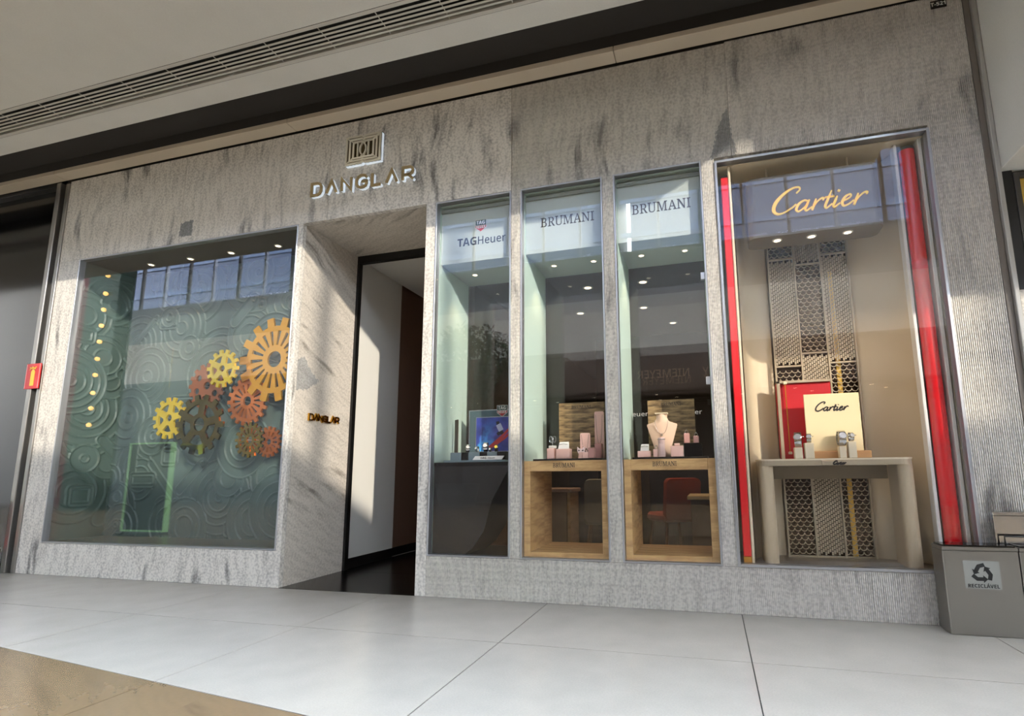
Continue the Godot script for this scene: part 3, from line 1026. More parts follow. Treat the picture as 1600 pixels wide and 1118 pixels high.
func build_signs() -> void:
	var gold := mat(Color(0.70, 0.62, 0.46), 0.3, 0.7)
	var lit := glow(Color(0.90, 0.95, 1.0), 0.85)
	# shop name over the entrance: metal faces on glowing white bodies
	var s := thing("shop_name_sign", "metal capital letters with glowing white sides on the stone above the entrance", "sign", Vector3(-3.72, 3.765, 0.0))
	var x := 0.0
	var h := 0.125
	for ch in ["D", "A", "N", "G", "L", "A", "R"]:
		var body := mb()
		cap_letter(body, ch, Vector2(x, 0), h, 0.17, 0.0, 0.030)
		var o := part("letter", body, lit, s)
		o.set_meta("label", "glowing white letter body")
		var face := mb()
		cap_letter(face, ch, Vector2(x, 0), h, 0.205, 0.030, 0.045)
		part("letter_face", face, gold, o)
		x += CAP_WIDTH[ch] * h + 0.063
	# emblem above it: two interlocked D shapes in a cut-stone outline
	var e := thing("emblem_sign", "polished metal emblem of nested faceted outlines glowing at its edge above the shop name", "sign", Vector3(-3.14, 4.17, 0.0))
	var ch2 := mat(Color(0.95, 0.93, 0.86), 0.2, 0.25)  # near-white and barely metallic: the outlines' bright reflections are put into the colour
	var base := mb()
	var out := PackedVector2Array([Vector2(-0.2, -0.15), Vector2(-0.02, -0.15), Vector2(0, -0.135), Vector2(0.02, -0.15), Vector2(0.2, -0.15), Vector2(0.2, 0.15), Vector2(0.02, 0.15), Vector2(0, 0.135), Vector2(-0.02, 0.15), Vector2(-0.2, 0.15)])
	slab(base, out, 0.0, 0.03)
	part("lit_base", base, lit, e)
	var plate := mb()
	slab(plate, out, 0.03, 0.036)
	part("plate", plate, mat(Color(0.30, 0.26, 0.17), 0.3, 0.8), e)
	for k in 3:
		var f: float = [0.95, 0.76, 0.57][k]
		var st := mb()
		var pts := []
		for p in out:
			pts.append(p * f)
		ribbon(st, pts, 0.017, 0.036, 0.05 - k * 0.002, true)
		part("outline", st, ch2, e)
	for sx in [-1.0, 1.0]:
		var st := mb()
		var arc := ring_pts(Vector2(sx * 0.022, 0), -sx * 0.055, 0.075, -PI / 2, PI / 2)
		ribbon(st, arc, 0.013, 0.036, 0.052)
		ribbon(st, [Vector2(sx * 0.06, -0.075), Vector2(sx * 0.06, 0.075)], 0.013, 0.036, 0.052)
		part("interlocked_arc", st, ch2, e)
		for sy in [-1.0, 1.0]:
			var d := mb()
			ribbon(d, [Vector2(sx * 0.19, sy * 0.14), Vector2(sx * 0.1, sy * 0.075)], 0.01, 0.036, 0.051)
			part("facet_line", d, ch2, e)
	# small gold letters on the left door jamb
	var j := thing("jamb_letters", "small gold capital letters on the pale stone door jamb", "sign", Vector3(-3.826, 1.545, -0.235))
	j.rotation.y = PI / 2
	x = 0.0
	h = 0.06
	for ch in ["D", "A", "N", "G", "L", "A", "R"]:
		var st := mb()
		cap_letter(st, ch, Vector2(x, 0), h, 0.24, 0.0, 0.02)
		part("letter", st, mat(Color(0.80, 0.60, 0.22), 0.2, 1.0), j)
		x += CAP_WIDTH[ch] * h + 0.012
	# unit number plate
	var n := thing("unit_number_plate", "small black unit number plate at the top of the stone pier", "sign", Vector3(1.832, 4.465, 0.001))
	part("plate", bx(-0.052, 0.052, -0.032, 0.032, 0.0, 0.006, 0.001), M.gloss_black, n)
	part("characters", text("T-521", 0.03, 0.002, false, true), M.white, n, Vector3(0, 0, 0.007))
	# fire extinguisher sign on the left metal profile
	var f := thing("fire_extinguisher_sign", "small red sign with a yellow extinguisher symbol on the metal profile", "sign", Vector3(-7.36, 2.145, 0.032))
	part("plate", bx(-0.115, 0.115, -0.145, 0.145, 0.0, 0.01, 0.002), mat(Color(0.78, 0.05, 0.07), 0.4), f)
	part("border", bx(-0.108, -0.1, -0.138, 0.138, 0.01, 0.0115), mat(Color(0.9, 0.7, 0.7), 0.5), f)
	part("border", bx(0.1, 0.108, -0.138, 0.138, 0.01, 0.0115), mat(Color(0.9, 0.7, 0.7), 0.5), f)
	var yel := mat(Color(0.95, 0.80, 0.30), 0.5)
	var sym := mb()
	ribbon(sym, [Vector2(0.005, -0.11), Vector2(0.005, 0.05), Vector2(0.005, 0.075)], [0.06, 0.06, 0.025], 0.01, 0.013)
	part("symbol", sym, yel, f)
	var hose := mb()
	ribbon(hose, [Vector2(-0.055, 0.1), Vector2(-0.02, 0.09), Vector2(0.01, 0.085), Vector2(0.05, 0.105)], 0.012, 0.01, 0.013)
	ribbon(hose, [Vector2(-0.055, 0.075), Vector2(-0.01, 0.105), Vector2(0.04, 0.082)], 0.01, 0.01, 0.013)
	part("symbol", hose, yel, f)
	# the extinguisher itself and the planter beside it, cut by the left edge of the view
	var ex := thing("fire_extinguisher", "red fire extinguisher standing on a grey pedestal by the left metal profile", "extinguisher", Vector3(-7.62, 0.25, 0.10))
	part("cylinder", lathe([Vector2(0.0, 0.0), Vector2(0.075, 0.0), Vector2(0.08, 0.02), Vector2(0.08, 0.36), Vector2(0.06, 0.42), Vector2(0.025, 0.45), Vector2(0.025, 0.48), Vector2(0.0, 0.48)], 24), mat(Color(0.75, 0.04, 0.05), 0.25), ex)
	part("valve", bx(-0.02, 0.06, 0.48, 0.52, -0.015, 0.015, 0.004), M.dark_alu, ex)
	part("hose", tube([Vector3(0.05, 0.5, 0), Vector3(0.1, 0.42, 0), Vector3(0.105, 0.25, 0), Vector3(0.09, 0.12, 0)], 0.01, 8), M.black, ex)
	one("pedestal", lathe([Vector2(0.0, 0.0), Vector2(0.12, 0.0), Vector2(0.135, 0.25), Vector2(0.0, 0.25)], 28), mat(Color(0.45, 0.44, 0.42), 0.6), "grey round pedestal under the red fire extinguisher", "pedestal", Vector3(-7.62, 0.0, 0.10))

# ---------------------------------------------------------------- entrance
func build_entrance() -> void:
	var d := struct("door_1")
	part("stone_jamb", bx(-3.869, -3.8285, 0, 3.505, -0.87, -0.0515), M.jamb, d)
	part("stone_soffit", bx(-3.828, -2.445, 3.505, 3.519, -0.87, -0.051), M.jamb, d)
	part("stone_jamb", bx(-2.445, -2.40, 0, 3.505, -0.87, -0.052), M.jamb, d)
	part("frame_bar", bx(-3.869, -3.80, 0, 3.505, -0.93, -0.872), M.black, d)
	part("frame_bar", bx(-2.47, -2.40, 0, 3.505, -0.93, -0.872), M.black, d)
	part("frame_bar", bx(-3.80, -2.47, 3.42, 3.505, -0.93, -0.872), M.black, d)
	var w := struct("wall_vestibule")
	part("side_wall", bx(-3.95, -3.86, 0, 3.519, -1.85, -0.932), M.white, w)
	part("end_wall", bx(-3.95, -2.42, 0, 3.519, -3.3, -3.2), M.taupe, w)
	part("side_wall", bx(-3.98, -3.88, 0, 3.519, -3.2, -1.852), M.taupe, w)
	part("ceiling", bx(-3.86, -2.42, 3.50, 3.519, -3.2, -0.932), M.white, w)
	part("side_wall", bx(-2.42, -2.344, 0, 3.519, -3.2, -0.872), M.taupe, w)
	var b := struct("baseboard_left")
	part("board", bx(-3.86, -3.852, 0.0, 0.105, -1.85, -0.932), M.black, b)
	part("board", bx(-3.88, -3.872, 0.0, 0.105, -3.2, -1.852), M.black, b)
	var f := struct("floor_vestibule")
	for k in 4:
		part("marble_tile", bx(-3.828, -2.445, -0.05, 0.001, -0.86 * (k + 1) + 0.002, -0.86 * k - 0.002), M.black_marble, f)

# ---------------------------------------------------------------- three narrow windows
func niche(i: int, x0: float, x1: float, called: String) -> void:
	var n := thing("display_niche", called, "niche", Vector3.ZERO)
	part("side_panel", bx(x0 - 0.02, x0 + 0.014, 0.31, 3.5, -0.70, -0.062), M.glass_tint_wall, n)
	part("side_panel", bx(x1 - 0.014, x1 + 0.02, 0.31, 3.5, -0.70, -0.062), M.glass_tint_wall, n)
	part("ceiling_panel", bx(x0 + 0.014, x1 - 0.014, 3.485, 3.5, -0.70, -0.062), M.glass_tint_wall, n)
	part("floor_panel", bx(x0 + 0.014, x1 - 0.014, 0.31, 0.33, -0.70, -0.062), mat(Color(0.10, 0.09, 0.08), 0.4) if i == 0 else M.wood, n)
	var h := part("header_box", bx(x0 + 0.0145, x1 - 0.0145, 2.92, 3.455, -0.70, -0.09, 0.003), mat(Color(0.66, 0.71, 0.71), 0.6), n)
	part("ledge", bx(x0 + 0.0145, x1 - 0.0145, 3.42, 3.4545, -0.09, -0.072, 0.002), mat(Color(0.45, 0.48, 0.46), 0.6), h)
	part("back_pane", bx(x0 + 0.0145, x1 - 0.0145, 0.335, 2.918, -0.698, -0.690), M.back_glass, n)

func letters(parent: Node3D, s: String, cap: float, at: Vector3, m: Material, serif: bool, bold := false, width := 0.0) -> Node3D:
	var t := part("lettering", text(s, cap, 0.003, serif, bold), m, parent, at)
	if width > 0.0:
		t.scale.x = width / (t.mesh as TextMesh).get_aabb().size.x
	return t

func shield(parent: Node3D, at: Vector3, w: float) -> void:
	var h := w * 1.05
	var o := part("shield", slab(mb(), PackedVector2Array([Vector2(-w / 2, h / 2), Vector2(w / 2, h / 2), Vector2(w / 2, -h * 0.15), Vector2(0, -h / 2), Vector2(-w / 2, -h * 0.15)]), 0, 0.004), mat(Color(0.75, 0.76, 0.76), 0.4), parent, at)
	part("green_field", slab(mb(), PackedVector2Array([Vector2(-w * 0.45, h * 0.46), Vector2(w * 0.45, h * 0.46), Vector2(w * 0.45, h * 0.06), Vector2(-w * 0.45, h * 0.06)]), 0.004, 0.0055), mat(Color(0.07, 0.24, 0.19), 0.4), o)
	part("red_field", slab(mb(), PackedVector2Array([Vector2(-w * 0.45, h * 0.03), Vector2(w * 0.45, h * 0.03), Vector2(w * 0.45, -h * 0.13), Vector2(0, -h * 0.45), Vector2(-w * 0.45, -h * 0.13)]), 0.004, 0.0055), mat(Color(0.66, 0.16, 0.18), 0.4), o)
	var t1 := part("characters", text("TAG", w * 0.3, 0.001, false, true), M.white, o, Vector3(0, h * 0.26, 0.006))
	t1.scale.x = w * 0.72 / (t1.mesh as TextMesh).get_aabb().size.x
	var t2 := part("characters", text("HEUER", w * 0.24, 0.001, false, true), M.white, o, Vector3(0, -h * 0.09, 0.006))
	t2.scale.x = w * 0.8 / (t2.mesh as TextMesh).get_aabb().size.x

# a wristwatch closed round a small cushion, facing +z; the base is its lowest point
func watch(called: String, label: String, at: Vector3, size: float, strap: Material, dial: Material, group: String, turn := 0.0) -> Node3D:
	var w := thing(called, label, "watch", at, group)
	w.rotation.y = turn
	var r := size * 0.5
	var pts := []
	for k in 20:
		var a := TAU * k / 20
		pts.append(Vector3(0, r + sin(a) * r * 0.92, cos(a) * r * 0.62 - r * 0.2))
	var st := mb()
	var wid := size * 0.2
	for k in 20:
		var p: Vector3 = pts[k]
		var q: Vector3 = pts[(k + 1) % 20]
		var c := Vector3(0, r, -r * 0.2)
		var o := (p + q) / 2.0 - c
		var X := Vector3(wid, 0, 0)
		var inp := c + (p - c) * 0.86
		var inq := c + (q - c) * 0.86
		quad(st, p - X, p + X, q + X, q - X, o)
		quad(st, inp - X, inp + X, inq + X, inq - X, -o)
		quad(st, p + X, q + X, inq + X, inp + X, Vector3.RIGHT)
		quad(st, p - X, q - X, inq - X, inp - X, Vector3.LEFT)
	part("strap", st, strap, w)
	var c := part("case", lathe([Vector2(0.0, 0.0), Vector2(size * 0.22, 0.0), Vector2(size * 0.25, size * 0.05), Vector2(size * 0.23, size * 0.10), Vector2(size * 0.20, size * 0.11)], 20), M.chrome, w, Vector3(0, r * 1.25, r * 0.32))
	c.rotation.x = PI / 2 - 0.35
	part("dial", lathe([Vector2(size * 0.20, size * 0.08), Vector2(size * 0.20, size * 0.095), Vector2(0.0, size * 0.095)], 20), dial, c)
	part("crown", tube([Vector3(size * 0.3, size * 0.06, 0), Vector3(size * 0.38, size * 0.06, 0)], size * 0.04, 8), M.chrome, c)
	return w

func block(called: String, label: String, cat: String, x0: float, x1: float, y0: float, y1: float, z: float, depth: float, m: Material, group := "", b := 0.003) -> MeshInstance3D:
	var w := (x1 - x0) / 2.0
	return one(called, bx(-w, w, 0, y1 - y0, -depth / 2, depth / 2, b), m, label, cat, Vector3((x0 + x1) / 2, y0, z), group)

func build_small_windows() -> void:
	niche(0, -2.345, -1.60, "pale display niche behind the narrow window nearest the entrance")
	niche(1, -1.51, -0.775, "pale display niche behind the middle narrow window")
	niche(2, -0.68, 0.045, "pale display niche behind the narrow window beside the wide right window")
	var navy := mat(Color(0.10, 0.17, 0.27), 0.5)
	var shop := thing("window_lettering", "dark blue brand lettering with a small shield on the header nearest the entrance", "lettering", Vector3(-1.93, 3.115, -0.0885))
	letters(shop, "TAG", 0.075, Vector3(-0.135, 0, 0), navy, false, true, 0.19)
	letters(shop, "Heuer", 0.075, Vector3(0.105, 0, 0), navy, false, false, 0.27)
	shield(shop, Vector3(0.0, 0.14, -0.001), 0.115)
	for k in 2:
		var x: float = [-1.11, -0.295][k]
		var s := thing("window_lettering", ["dark grey serif capitals on the header of the middle narrow window", "dark grey serif capitals on the header next to the wide right window"][k], "lettering", Vector3(x, 3.20, -0.0885), "serif header letterings")
		letters(s, "BRUMANI", 0.085, Vector3.ZERO, M.ink, true, false, 0.485)
	var spots := [[-2.126, "small round spotlight under the header nearest the entrance"], [-1.72, "small round spotlight under the header nearest the entrance"], [-1.322, "small round spotlight under the header of the middle narrow window"], [-0.943, "small round spotlight under the header of the middle narrow window"], [-0.507, "small round spotlight under the header next to the wide right window"], [-0.125, "small round spotlight under the header next to the wide right window"]]
	for s in spots:
		spot_fitting("spotlight", s[1], "spotlights under the headers", Vector3(s[0], 2.92, -0.40), 0.022, 0.6, 40)
	# ---- dark counter with watches
	var ct := thing("black_counter", "black display counter with a tapering draped front in the window nearest the entrance", "counter", Vector3(-1.97, 0.33, -0.3))
	part("top", bx(-0.355, 0.355, 0.735, 0.77, -0.25, 0.25, 0.004), M.gloss_black, ct)
	var dr := mb()
	var rows := [[0.735, 0.352], [0.45, 0.19], [0.2, 0.12], [0.06, 0.02], [0.0, -0.06]]
	for k in rows.size() - 1:
		var a: Array = rows[k]
		var b: Array = rows[k + 1]
		quad(dr, Vector3(-0.352, a[0], 0.245), Vector3(a[1], a[0], 0.245), Vector3(b[1], b[0], 0.245), Vector3(-0.352, b[0], 0.245), Vector3.BACK, 1)
		quad(dr, Vector3(a[1], a[0], 0.245), Vector3(a[1], a[0], -0.245), Vector3(b[1], b[0], -0.245), Vector3(b[1], b[0], 0.245), Vector3.RIGHT, 2)
		quad(dr, Vector3(-0.352, a[0], -0.245), Vector3(a[1], a[0], -0.245), Vector3(b[1], b[0], -0.245), Vector3(-0.352, b[0], -0.245), Vector3.FORWARD, 3)
	part("drape", dr, M.black, ct)
	var slate := mat(Color(0.40, 0.47, 0.50), 0.5)
	var tray := one("display_tray", bx(-0.29, 0.29, 0, 0.018, -0.13, 0.13, 0.002), slate, "flat slate-grey tray on the black counter", "tray", Vector3(-1.965, 1.10, -0.22))
	tray.name = "display_tray"
	var xs := [[-2.232, -2.127, 0], [-2.125, -2.059, 1], [-2.057, -1.952, 0], [-1.95, -1.881, 1], [-1.879, -1.789, 0], [-1.787, -1.705, 1]]
	for k in 6:
		var q: Array = xs[k]
		block("display_riser", ["slate-grey riser block at the far left of the watch row", "black riser block under the leftmost watch", "slate-grey riser block in the middle of the watch row", "black riser block under the tallest watch", "slate-grey riser block beside the yellow watch", "black riser block at the right end of the watch row"][k], "riser", q[0], q[1], 1.118, 1.188, -0.22, 0.10, M.gloss_black if q[2] else slate, "riser blocks on the slate tray")
	var wb := mat(Color(0.08, 0.08, 0.09), 0.4)
	watch("wristwatch", "steel wristwatch with a pale dial on the left of the watch row", Vector3(-2.075, 1.188, -0.2), 0.075, M.chrome, M.white, "watches on the black counter", 0.3)
	watch("wristwatch", "low steel wristwatch before the blue poster", Vector3(-1.985, 1.188, -0.19), 0.055, M.chrome, M.white, "watches on the black counter", -0.3)
	watch("wristwatch", "tallest steel wristwatch in the watch row", Vector3(-1.905, 1.188, -0.2), 0.09, M.chrome, M.white, "watches on the black counter", 0.1)
	watch("wristwatch", "wristwatch with a bright yellow dial on a black strap", Vector3(-1.805, 1.188, -0.2), 0.068, wb, mat(Color(0.95, 0.85, 0.25), 0.4), "watches on the black counter", 0.2)
	watch("wristwatch", "small wristwatch between the tallest watch and the yellow one", Vector3(-1.855, 1.188, -0.18), 0.04, wb, M.white, "watches on the black counter", 0.0)
	var np := thing("name_plate", "white slanted name plate with dark lettering before the watch row", "name plate", Vector3(-1.85, 1.118, -0.13))
	var pl := part("plate", slab(mb(), PackedVector2Array([Vector2(-0.145, 0), Vector2(0.125, 0), Vector2(0.145, 0.034), Vector2(-0.125, 0.034)]), 0, 0.006), M.white, np)
	pl.rotation.x = -0.35
	var nl := part("lettering", text("TAG", 0.018, 0.001, false, true), M.ink, pl, Vector3(-0.045, 0.016, 0.007))
	nl.scale.x = 1.2
	part("lettering", text("Heuer", 0.018, 0.001), M.ink, pl, Vector3(0.03, 0.016, 0.007))
	one("dark_upright_panel", bx(-0.006, 0.006, 0, 0.38, -0.03, 0.03, 0.002), mat(Color(0.20, 0.16, 0.13), 0.4), "narrow dark upright panel between pale wall and blue poster board", "panel", Vector3(-2.255, 1.118, -0.33)).rotation.y = 0.9
	# poster board with a skier in the sky
	var pb := thing("poster_board", "slate poster board with a blue sky picture of a red-skied jumper", "poster", Vector3(-1.975, 1.10, -0.45))
	part("board", bx(-0.205, 0.345, 0, 0.49, -0.01, 0.01, 0.002), mat(Color(0.28, 0.36, 0.38), 0.5), pb)
	part("edge_strip", bx(-0.205, 0.345, 0.485, 0.493, 0.0, 0.013), M.alu, pb)
	part("edge_strip", bx(-0.208, -0.2, 0, 0.493, 0.0, 0.013), M.alu, pb)
	part("picture_frame", bx(-0.135, 0.34, 0.10, 0.425, 0.01, 0.016), M.alu, pb)
	var im := speckle_image(128, Color(0.22, 0.27, 0.60), 0.1, 0.6, 77)
	for y in 128:
		for x in 128:
			var c := im.get_pixel(x, y)
			var u := x / 127.0
			var v := y / 127.0
			var n := im.get_pixel((x * 3) % 128, (y * 2) % 128).b
			var swirl := clampf(1.0 - absf(u - 0.24 - 0.15 * (1.0 - v) + (n - 0.48) * 0.6) * 5.0, 0, 1) * v
			c = c.lerp(Color(0.35, 0.78, 1.0), swirl)
			c = c.lerp(Color(0.42, 0.22, 0.55), clampf(1.0 - Vector2(u - 0.6, v - 0.5).length() * 2.5, 0, 1) * 0.5 * (0.5 + n))
			im.set_pixel(x, y, c)
	var pm := mat(Color.WHITE, 0.35)
	pm.albedo_texture = ImageTexture.create_from_image(im)
	var pic := QuadMesh.new()
	pic.size = Vector2(0.463, 0.313)
	var pc := part("picture", pic, pm, pb, Vector3(0.1025, 0.2625, 0.0165))
	var ski := mb()
	ribbon(ski, [Vector2(-0.10, -0.12), Vector2(0.02, -0.03), Vector2(0.14, 0.085)], [0.02, 0.026, 0.018], 0.0, 0.001)
	ribbon(ski, [Vector2(-0.08, -0.125), Vector2(0.05, -0.04), Vector2(0.15, 0.045)], [0.016, 0.024, 0.016], 0.0, 0.001)
	part("printed_skis", ski, mat(Color(0.72, 0.16, 0.16), 0.4), pc)
	var fig := mb()
	ribbon(fig, [Vector2(-0.02, -0.005), Vector2(0.02, 0.02), Vector2(0.035, 0.0)], [0.03, 0.035, 0.03], 0.001, 0.002)
	ribbon(fig, [Vector2(-0.03, 0.1), Vector2(0.0, 0.105)], 0.03, 0.001, 0.002)
	part("printed_figure", fig, mat(Color(0.08, 0.08, 0.14), 0.5), pc)
	var jk := mb()
	ribbon(jk, [Vector2(0.02, 0.03), Vector2(-0.01, 0.09)], 0.05, 0.0015, 0.0025)
	part("printed_jacket", jk, mat(Color(0.72, 0.74, 0.84), 0.5), pc)
	shield(pb, Vector3(0.13, 0.475, 0.014), 0.105)
	# ---- two wooden tunnel counters
	for k in 2:
		var x0: float = [-1.495, -0.664][k]
		var x1: float = [-0.79, 0.03][k]
		var w := thing("wooden_counter", ["pale wood open frame counter in the middle narrow window", "pale wood open frame counter in the window beside the wide right one"][k], "counter", Vector3((x0 + x1) / 2, 0.33, -0.05), "pale wood frame counters")
		var hw := (x1 - x0) / 2.0
		part("side_board", bx(-hw, -hw + 0.055, 0, 0.77, -0.62, 0, 0.002), M.wood, w)
		part("side_board", bx(hw - 0.055, hw, 0, 0.77, -0.62, 0, 0.002), M.wood, w)
		part("top_board", bx(-hw + 0.055, hw - 0.055, 0.685, 0.77, -0.62, 0, 0.002), M.wood, w)
		part("bottom_board", bx(-hw + 0.055, hw - 0.055, 0, 0.048, -0.62, 0, 0.002), M.wood, w)
		letters(w, "BRUMANI", 0.036, Vector3(-0.01 if k == 0 else -0.03, 0.732, 0.001), M.ink, true, false, 0.185)
		one("display_tray", bx(-0.30, 0.28, 0, 0.016, -0.2, 0.2, 0.002), mat(Color(0.10, 0.09, 0.085), 0.4), ["thin black tray on the middle wooden counter", "thin black tray on the wooden counter beside the wide right window"][k], "tray", Vector3((x0 + x1) / 2 + 0.02, 1.10, -0.27), "black trays on wooden counters")
	build_jewellery()
	build_interior()

func necklace(parent: Node3D, half: float, drop: float, top: float, z: float) -> void:
	var pts := []
	for k in 13:
		var t := k / 6.0 - 1.0
		pts.append(Vector3(half * t, top - drop * (1.0 - t * t * absf(t)), z))
	part("chain", tube(pts, 0.0014, 5), M.chrome, parent)
	part("pendant", lathe([Vector2(0.0, -0.012), Vector2(0.008, -0.006), Vector2(0.009, 0.0), Vector2(0.0, 0.008)], 10), M.chrome, parent, Vector3(0, top - drop - 0.01, z + 0.004))

func ring_on(parent: Node3D, y: float, r := 0.012) -> void:
	var pts := []
	for k in 14:
		var a := TAU * k / 14
		pts.append(Vector3(cos(a) * r, y + r + sin(a) * r, 0))
	part("ring", tube(pts, 0.0022, 6, null, true), M.chrome, parent)
	part("ring_stone", lathe([Vector2(0, 0), Vector2(0.006, 0.005), Vector2(0.004, 0.009), Vector2(0, 0.009)], 8), M.chrome, parent, Vector3(0, y + 2 * r - 0.002, 0))

func cushion(label: String, at: Vector3, w: float, h: float) -> void:
	var t := thing("cushion", label, "cushion", at, "white jewellery cushions")
	var st := mb()
	var n := 8
	for i in n:
		for q in [[0, 1]]:
			var u0 := float(i) / n
			var u1 := float(i + 1) / n
			var y0 := h * sin(u0 * PI * 0.55)
			var y1 := h * sin(u1 * PI * 0.55)
			var z0 := 0.02 - 0.045 * u0
			var z1 := 0.02 - 0.045 * u1
			quad(st, Vector3(-w / 2 + 0.1 * w * u0, y0, z0), Vector3(w / 2 - 0.0 * w * u0, y0, z0), Vector3(w / 2, y1, z1), Vector3(-w / 2 + 0.1 * w * u1, y1, z1), Vector3(0, 0.4, 1), 1)
	cb(st, Vector3(-w * 0.4, 0, -0.03), Vector3(w * 0.48, h * 0.95, -0.005), 0.004)
	part("pad", st, M.white, t)
	part("bracelet", tube([Vector3(-w * 0.4, h * 0.62, 0.014), Vector3(0, h * 0.72, 0.018), Vector3(w * 0.44, h * 0.62, 0.014)], 0.0025, 6), M.chrome, t)

func build_jewellery() -> void:
	var y := 1.116
	# middle window
	var z := -0.15
	var b := thing("wood_backboard", "upright dark-grained wood board with serif capitals in the middle narrow window", "board", Vector3(-1.075, y, -0.38), "upright wood boards")
	part("board", bx(-0.205, 0.205, 0, 0.495, -0.012, 0.012, 0.002), M.board_wood, b)
	letters(b, "BRUMANI", 0.03, Vector3(0.0, 0.455, 0.0125), M.ink, true, false, 0.175)
	var p1 := block("jewellery_box", "small pink box carrying a white pad with hoop earrings", "box", -1.318, -1.254, y, 1.205, z, 0.06, M.pink, "pink jewellery blocks")
	var es := thing("earring_stand", "pair of hoop earrings on a small white pad", "earring stand", Vector3(-1.275, 1.205, z))
	part("pad", bx(-0.03, 0.03, 0, 0.022, -0.02, 0.02, 0.004), M.white, es)
	part("stem", tube([Vector3(0, 0.022, 0), Vector3(0, 0.1, 0)], 0.002, 6), M.chrome, es)
	for s in [-1.0, 1.0]:
		var pts := []
		for k in 16:
			var a := TAU * k / 16
			pts.append(Vector3(s * 0.016 + cos(a) * 0.012, 0.075 + sin(a) * 0.026, 0))
		part("hoop", tube(pts, 0.003, 6, null, true), M.chrome, es)
	block("jewellery_box", "wide pink box carrying a white curved cushion", "box", -1.236, -1.118, y, 1.198, z, 0.08, M.pink, "pink jewellery blocks")
	cushion("white curved cushion with a bracelet on the wide pink box", Vector3(-1.18, 1.198, z), 0.085, 0.06)
	# a small mask-like earring holder
	var cat := thing("earring_holder", "small pale pink pedestal with pointed ears holding two dark stones", "earring holder", Vector3(-1.022, y, -0.12))
	part("foot", lathe([Vector2(0, 0), Vector2(0.028, 0.0), Vector2(0.024, 0.012), Vector2(0.02, 0.05), Vector2(0, 0.05)], 18), M.pink, cat)
	part("head", slab(mb(), PackedVector2Array([Vector2(-0.022, 0.04), Vector2(0.022, 0.04), Vector2(0.031, 0.062), Vector2(0.031, 0.094), Vector2(0.016, 0.08), Vector2(-0.016, 0.08), Vector2(-0.031, 0.094), Vector2(-0.031, 0.062)]), -0.012, 0.012), mat(Color(0.88, 0.78, 0.76), 0.5), cat)
	for s in [-1.0, 1.0]:
		part("earring", lathe([Vector2(0, -0.006), Vector2(0.009, 0.0), Vector2(0, 0.006)], 10), M.ink, cat, Vector3(s * 0.016, 0.065, 0.014))
	var pd := [[-1.04, -0.955, 1.327, -0.17, "short pink necklace panel with rounded top and a fine chain"], [-0.93, -0.85, 1.51, -0.24, "tall pink necklace panel with rounded top and a long fine chain"]]
	for q in pd:
		var w: float = q[1] - q[0]
		var h: float = q[2] - y
		var t := thing("necklace_stand", q[4], "necklace panel", Vector3((q[0] + q[1]) / 2, y, q[3]), "pink necklace panels")
		var bd := mb()
		slab(bd, rounded(w, h, 0.012), -0.008, 0.008)
		part("panel", bd, M.pink, t, Vector3(0, h / 2, 0))
		necklace(t, w * 0.36, h * 0.62, h * 0.93, 0.0105)
	block("jewellery_box", "tall pink block before the tall necklace panel", "box", -0.915, -0.856, y, 1.236, -0.17, 0.06, mat(Color(0.66, 0.48, 0.45), 0.6), "pink jewellery blocks")
	block("jewellery_box", "middle pink block between the short panel and the tall block", "box", -0.955, -0.902, y, 1.20, -0.10, 0.05, mat(Color(0.70, 0.52, 0.49), 0.6), "pink jewellery blocks")
	var sm := thing("jewellery_box", "lowest pink block with a ring on it", "box", Vector3(-0.978, y, -0.11), "pink jewellery blocks")
	part("block", bx(-0.024, 0.024, 0, 0.05, -0.022, 0.022, 0.003), M.pink, sm)
	ring_on(sm, 0.05)
	# window beside the wide right one
	var b4 := thing("wood_backboard", "upright dark-grained wood board behind the necklace bust", "board", Vector3(-0.305, y, -0.42), "upright wood boards")
	part("board", bx(-0.195, 0.195, 0, 0.49, -0.012, 0.012, 0.002), M.board_wood, b4)
	letters(b4, "BRUMANI", 0.03, Vector3(0.0, 0.452, 0.0125), M.ink, true, false, 0.17)
	var bust := thing("necklace_bust", "beige necklace bust with narrow neck and pointed shoulders wearing a fine chain", "bust", Vector3(-0.37, y, -0.24))
	var outl := PackedVector2Array([Vector2(-0.055, 0), Vector2(0.055, 0), Vector2(0.075, 0.10), Vector2(0.122, 0.26), Vector2(0.118, 0.27), Vector2(0.06, 0.29), Vector2(0.042, 0.32), Vector2(0.045, 0.352), Vector2(-0.045, 0.352), Vector2(-0.042, 0.32), Vector2(-0.06, 0.29), Vector2(-0.118, 0.27), Vector2(-0.122, 0.26), Vector2(-0.075, 0.10)])
	var bs := mb()
	var n := outl.size()
	for k in n:
		var a := outl[k]
		var c := outl[(k + 1) % n]
		quad(bs, v3(a, -0.02), v3(c, -0.02), v3(c, 0.0), v3(a, 0.0), v3((a + c) / 2 - Vector2(0, 0.18), 0))
		# the front swells towards a central ridge
		var am := Vector2(a.x * 0.25, a.y)
		var cm := Vector2(c.x * 0.25, c.y)
		quad(bs, v3(a, 0.0), v3(c, 0.0), v3(cm, 0.035), v3(am, 0.035), Vector3.BACK + v3((a + c) / 2 - Vector2(0, 0.18), 0), 1)
	for k in n / 2:
		var a := outl[(n - k) % n]
		var c := outl[(n - k - 1) % n]
		var a2 := outl[(k + 1) % n]
		var c2 := outl[(k + 2) % n]
		quad(bs, Vector3(a.x * 0.25, a.y, 0.035), Vector3(a2.x * 0.25, a2.y, 0.035), Vector3(c2.x * 0.25, c2.y, 0.035), Vector3(c.x * 0.25, c.y, 0.035), Vector3.BACK, 1)
	slab(bs, outl, -0.022, -0.019)
	part("body", bs, mat(Color(0.82, 0.70, 0.60), 0.6), bust)
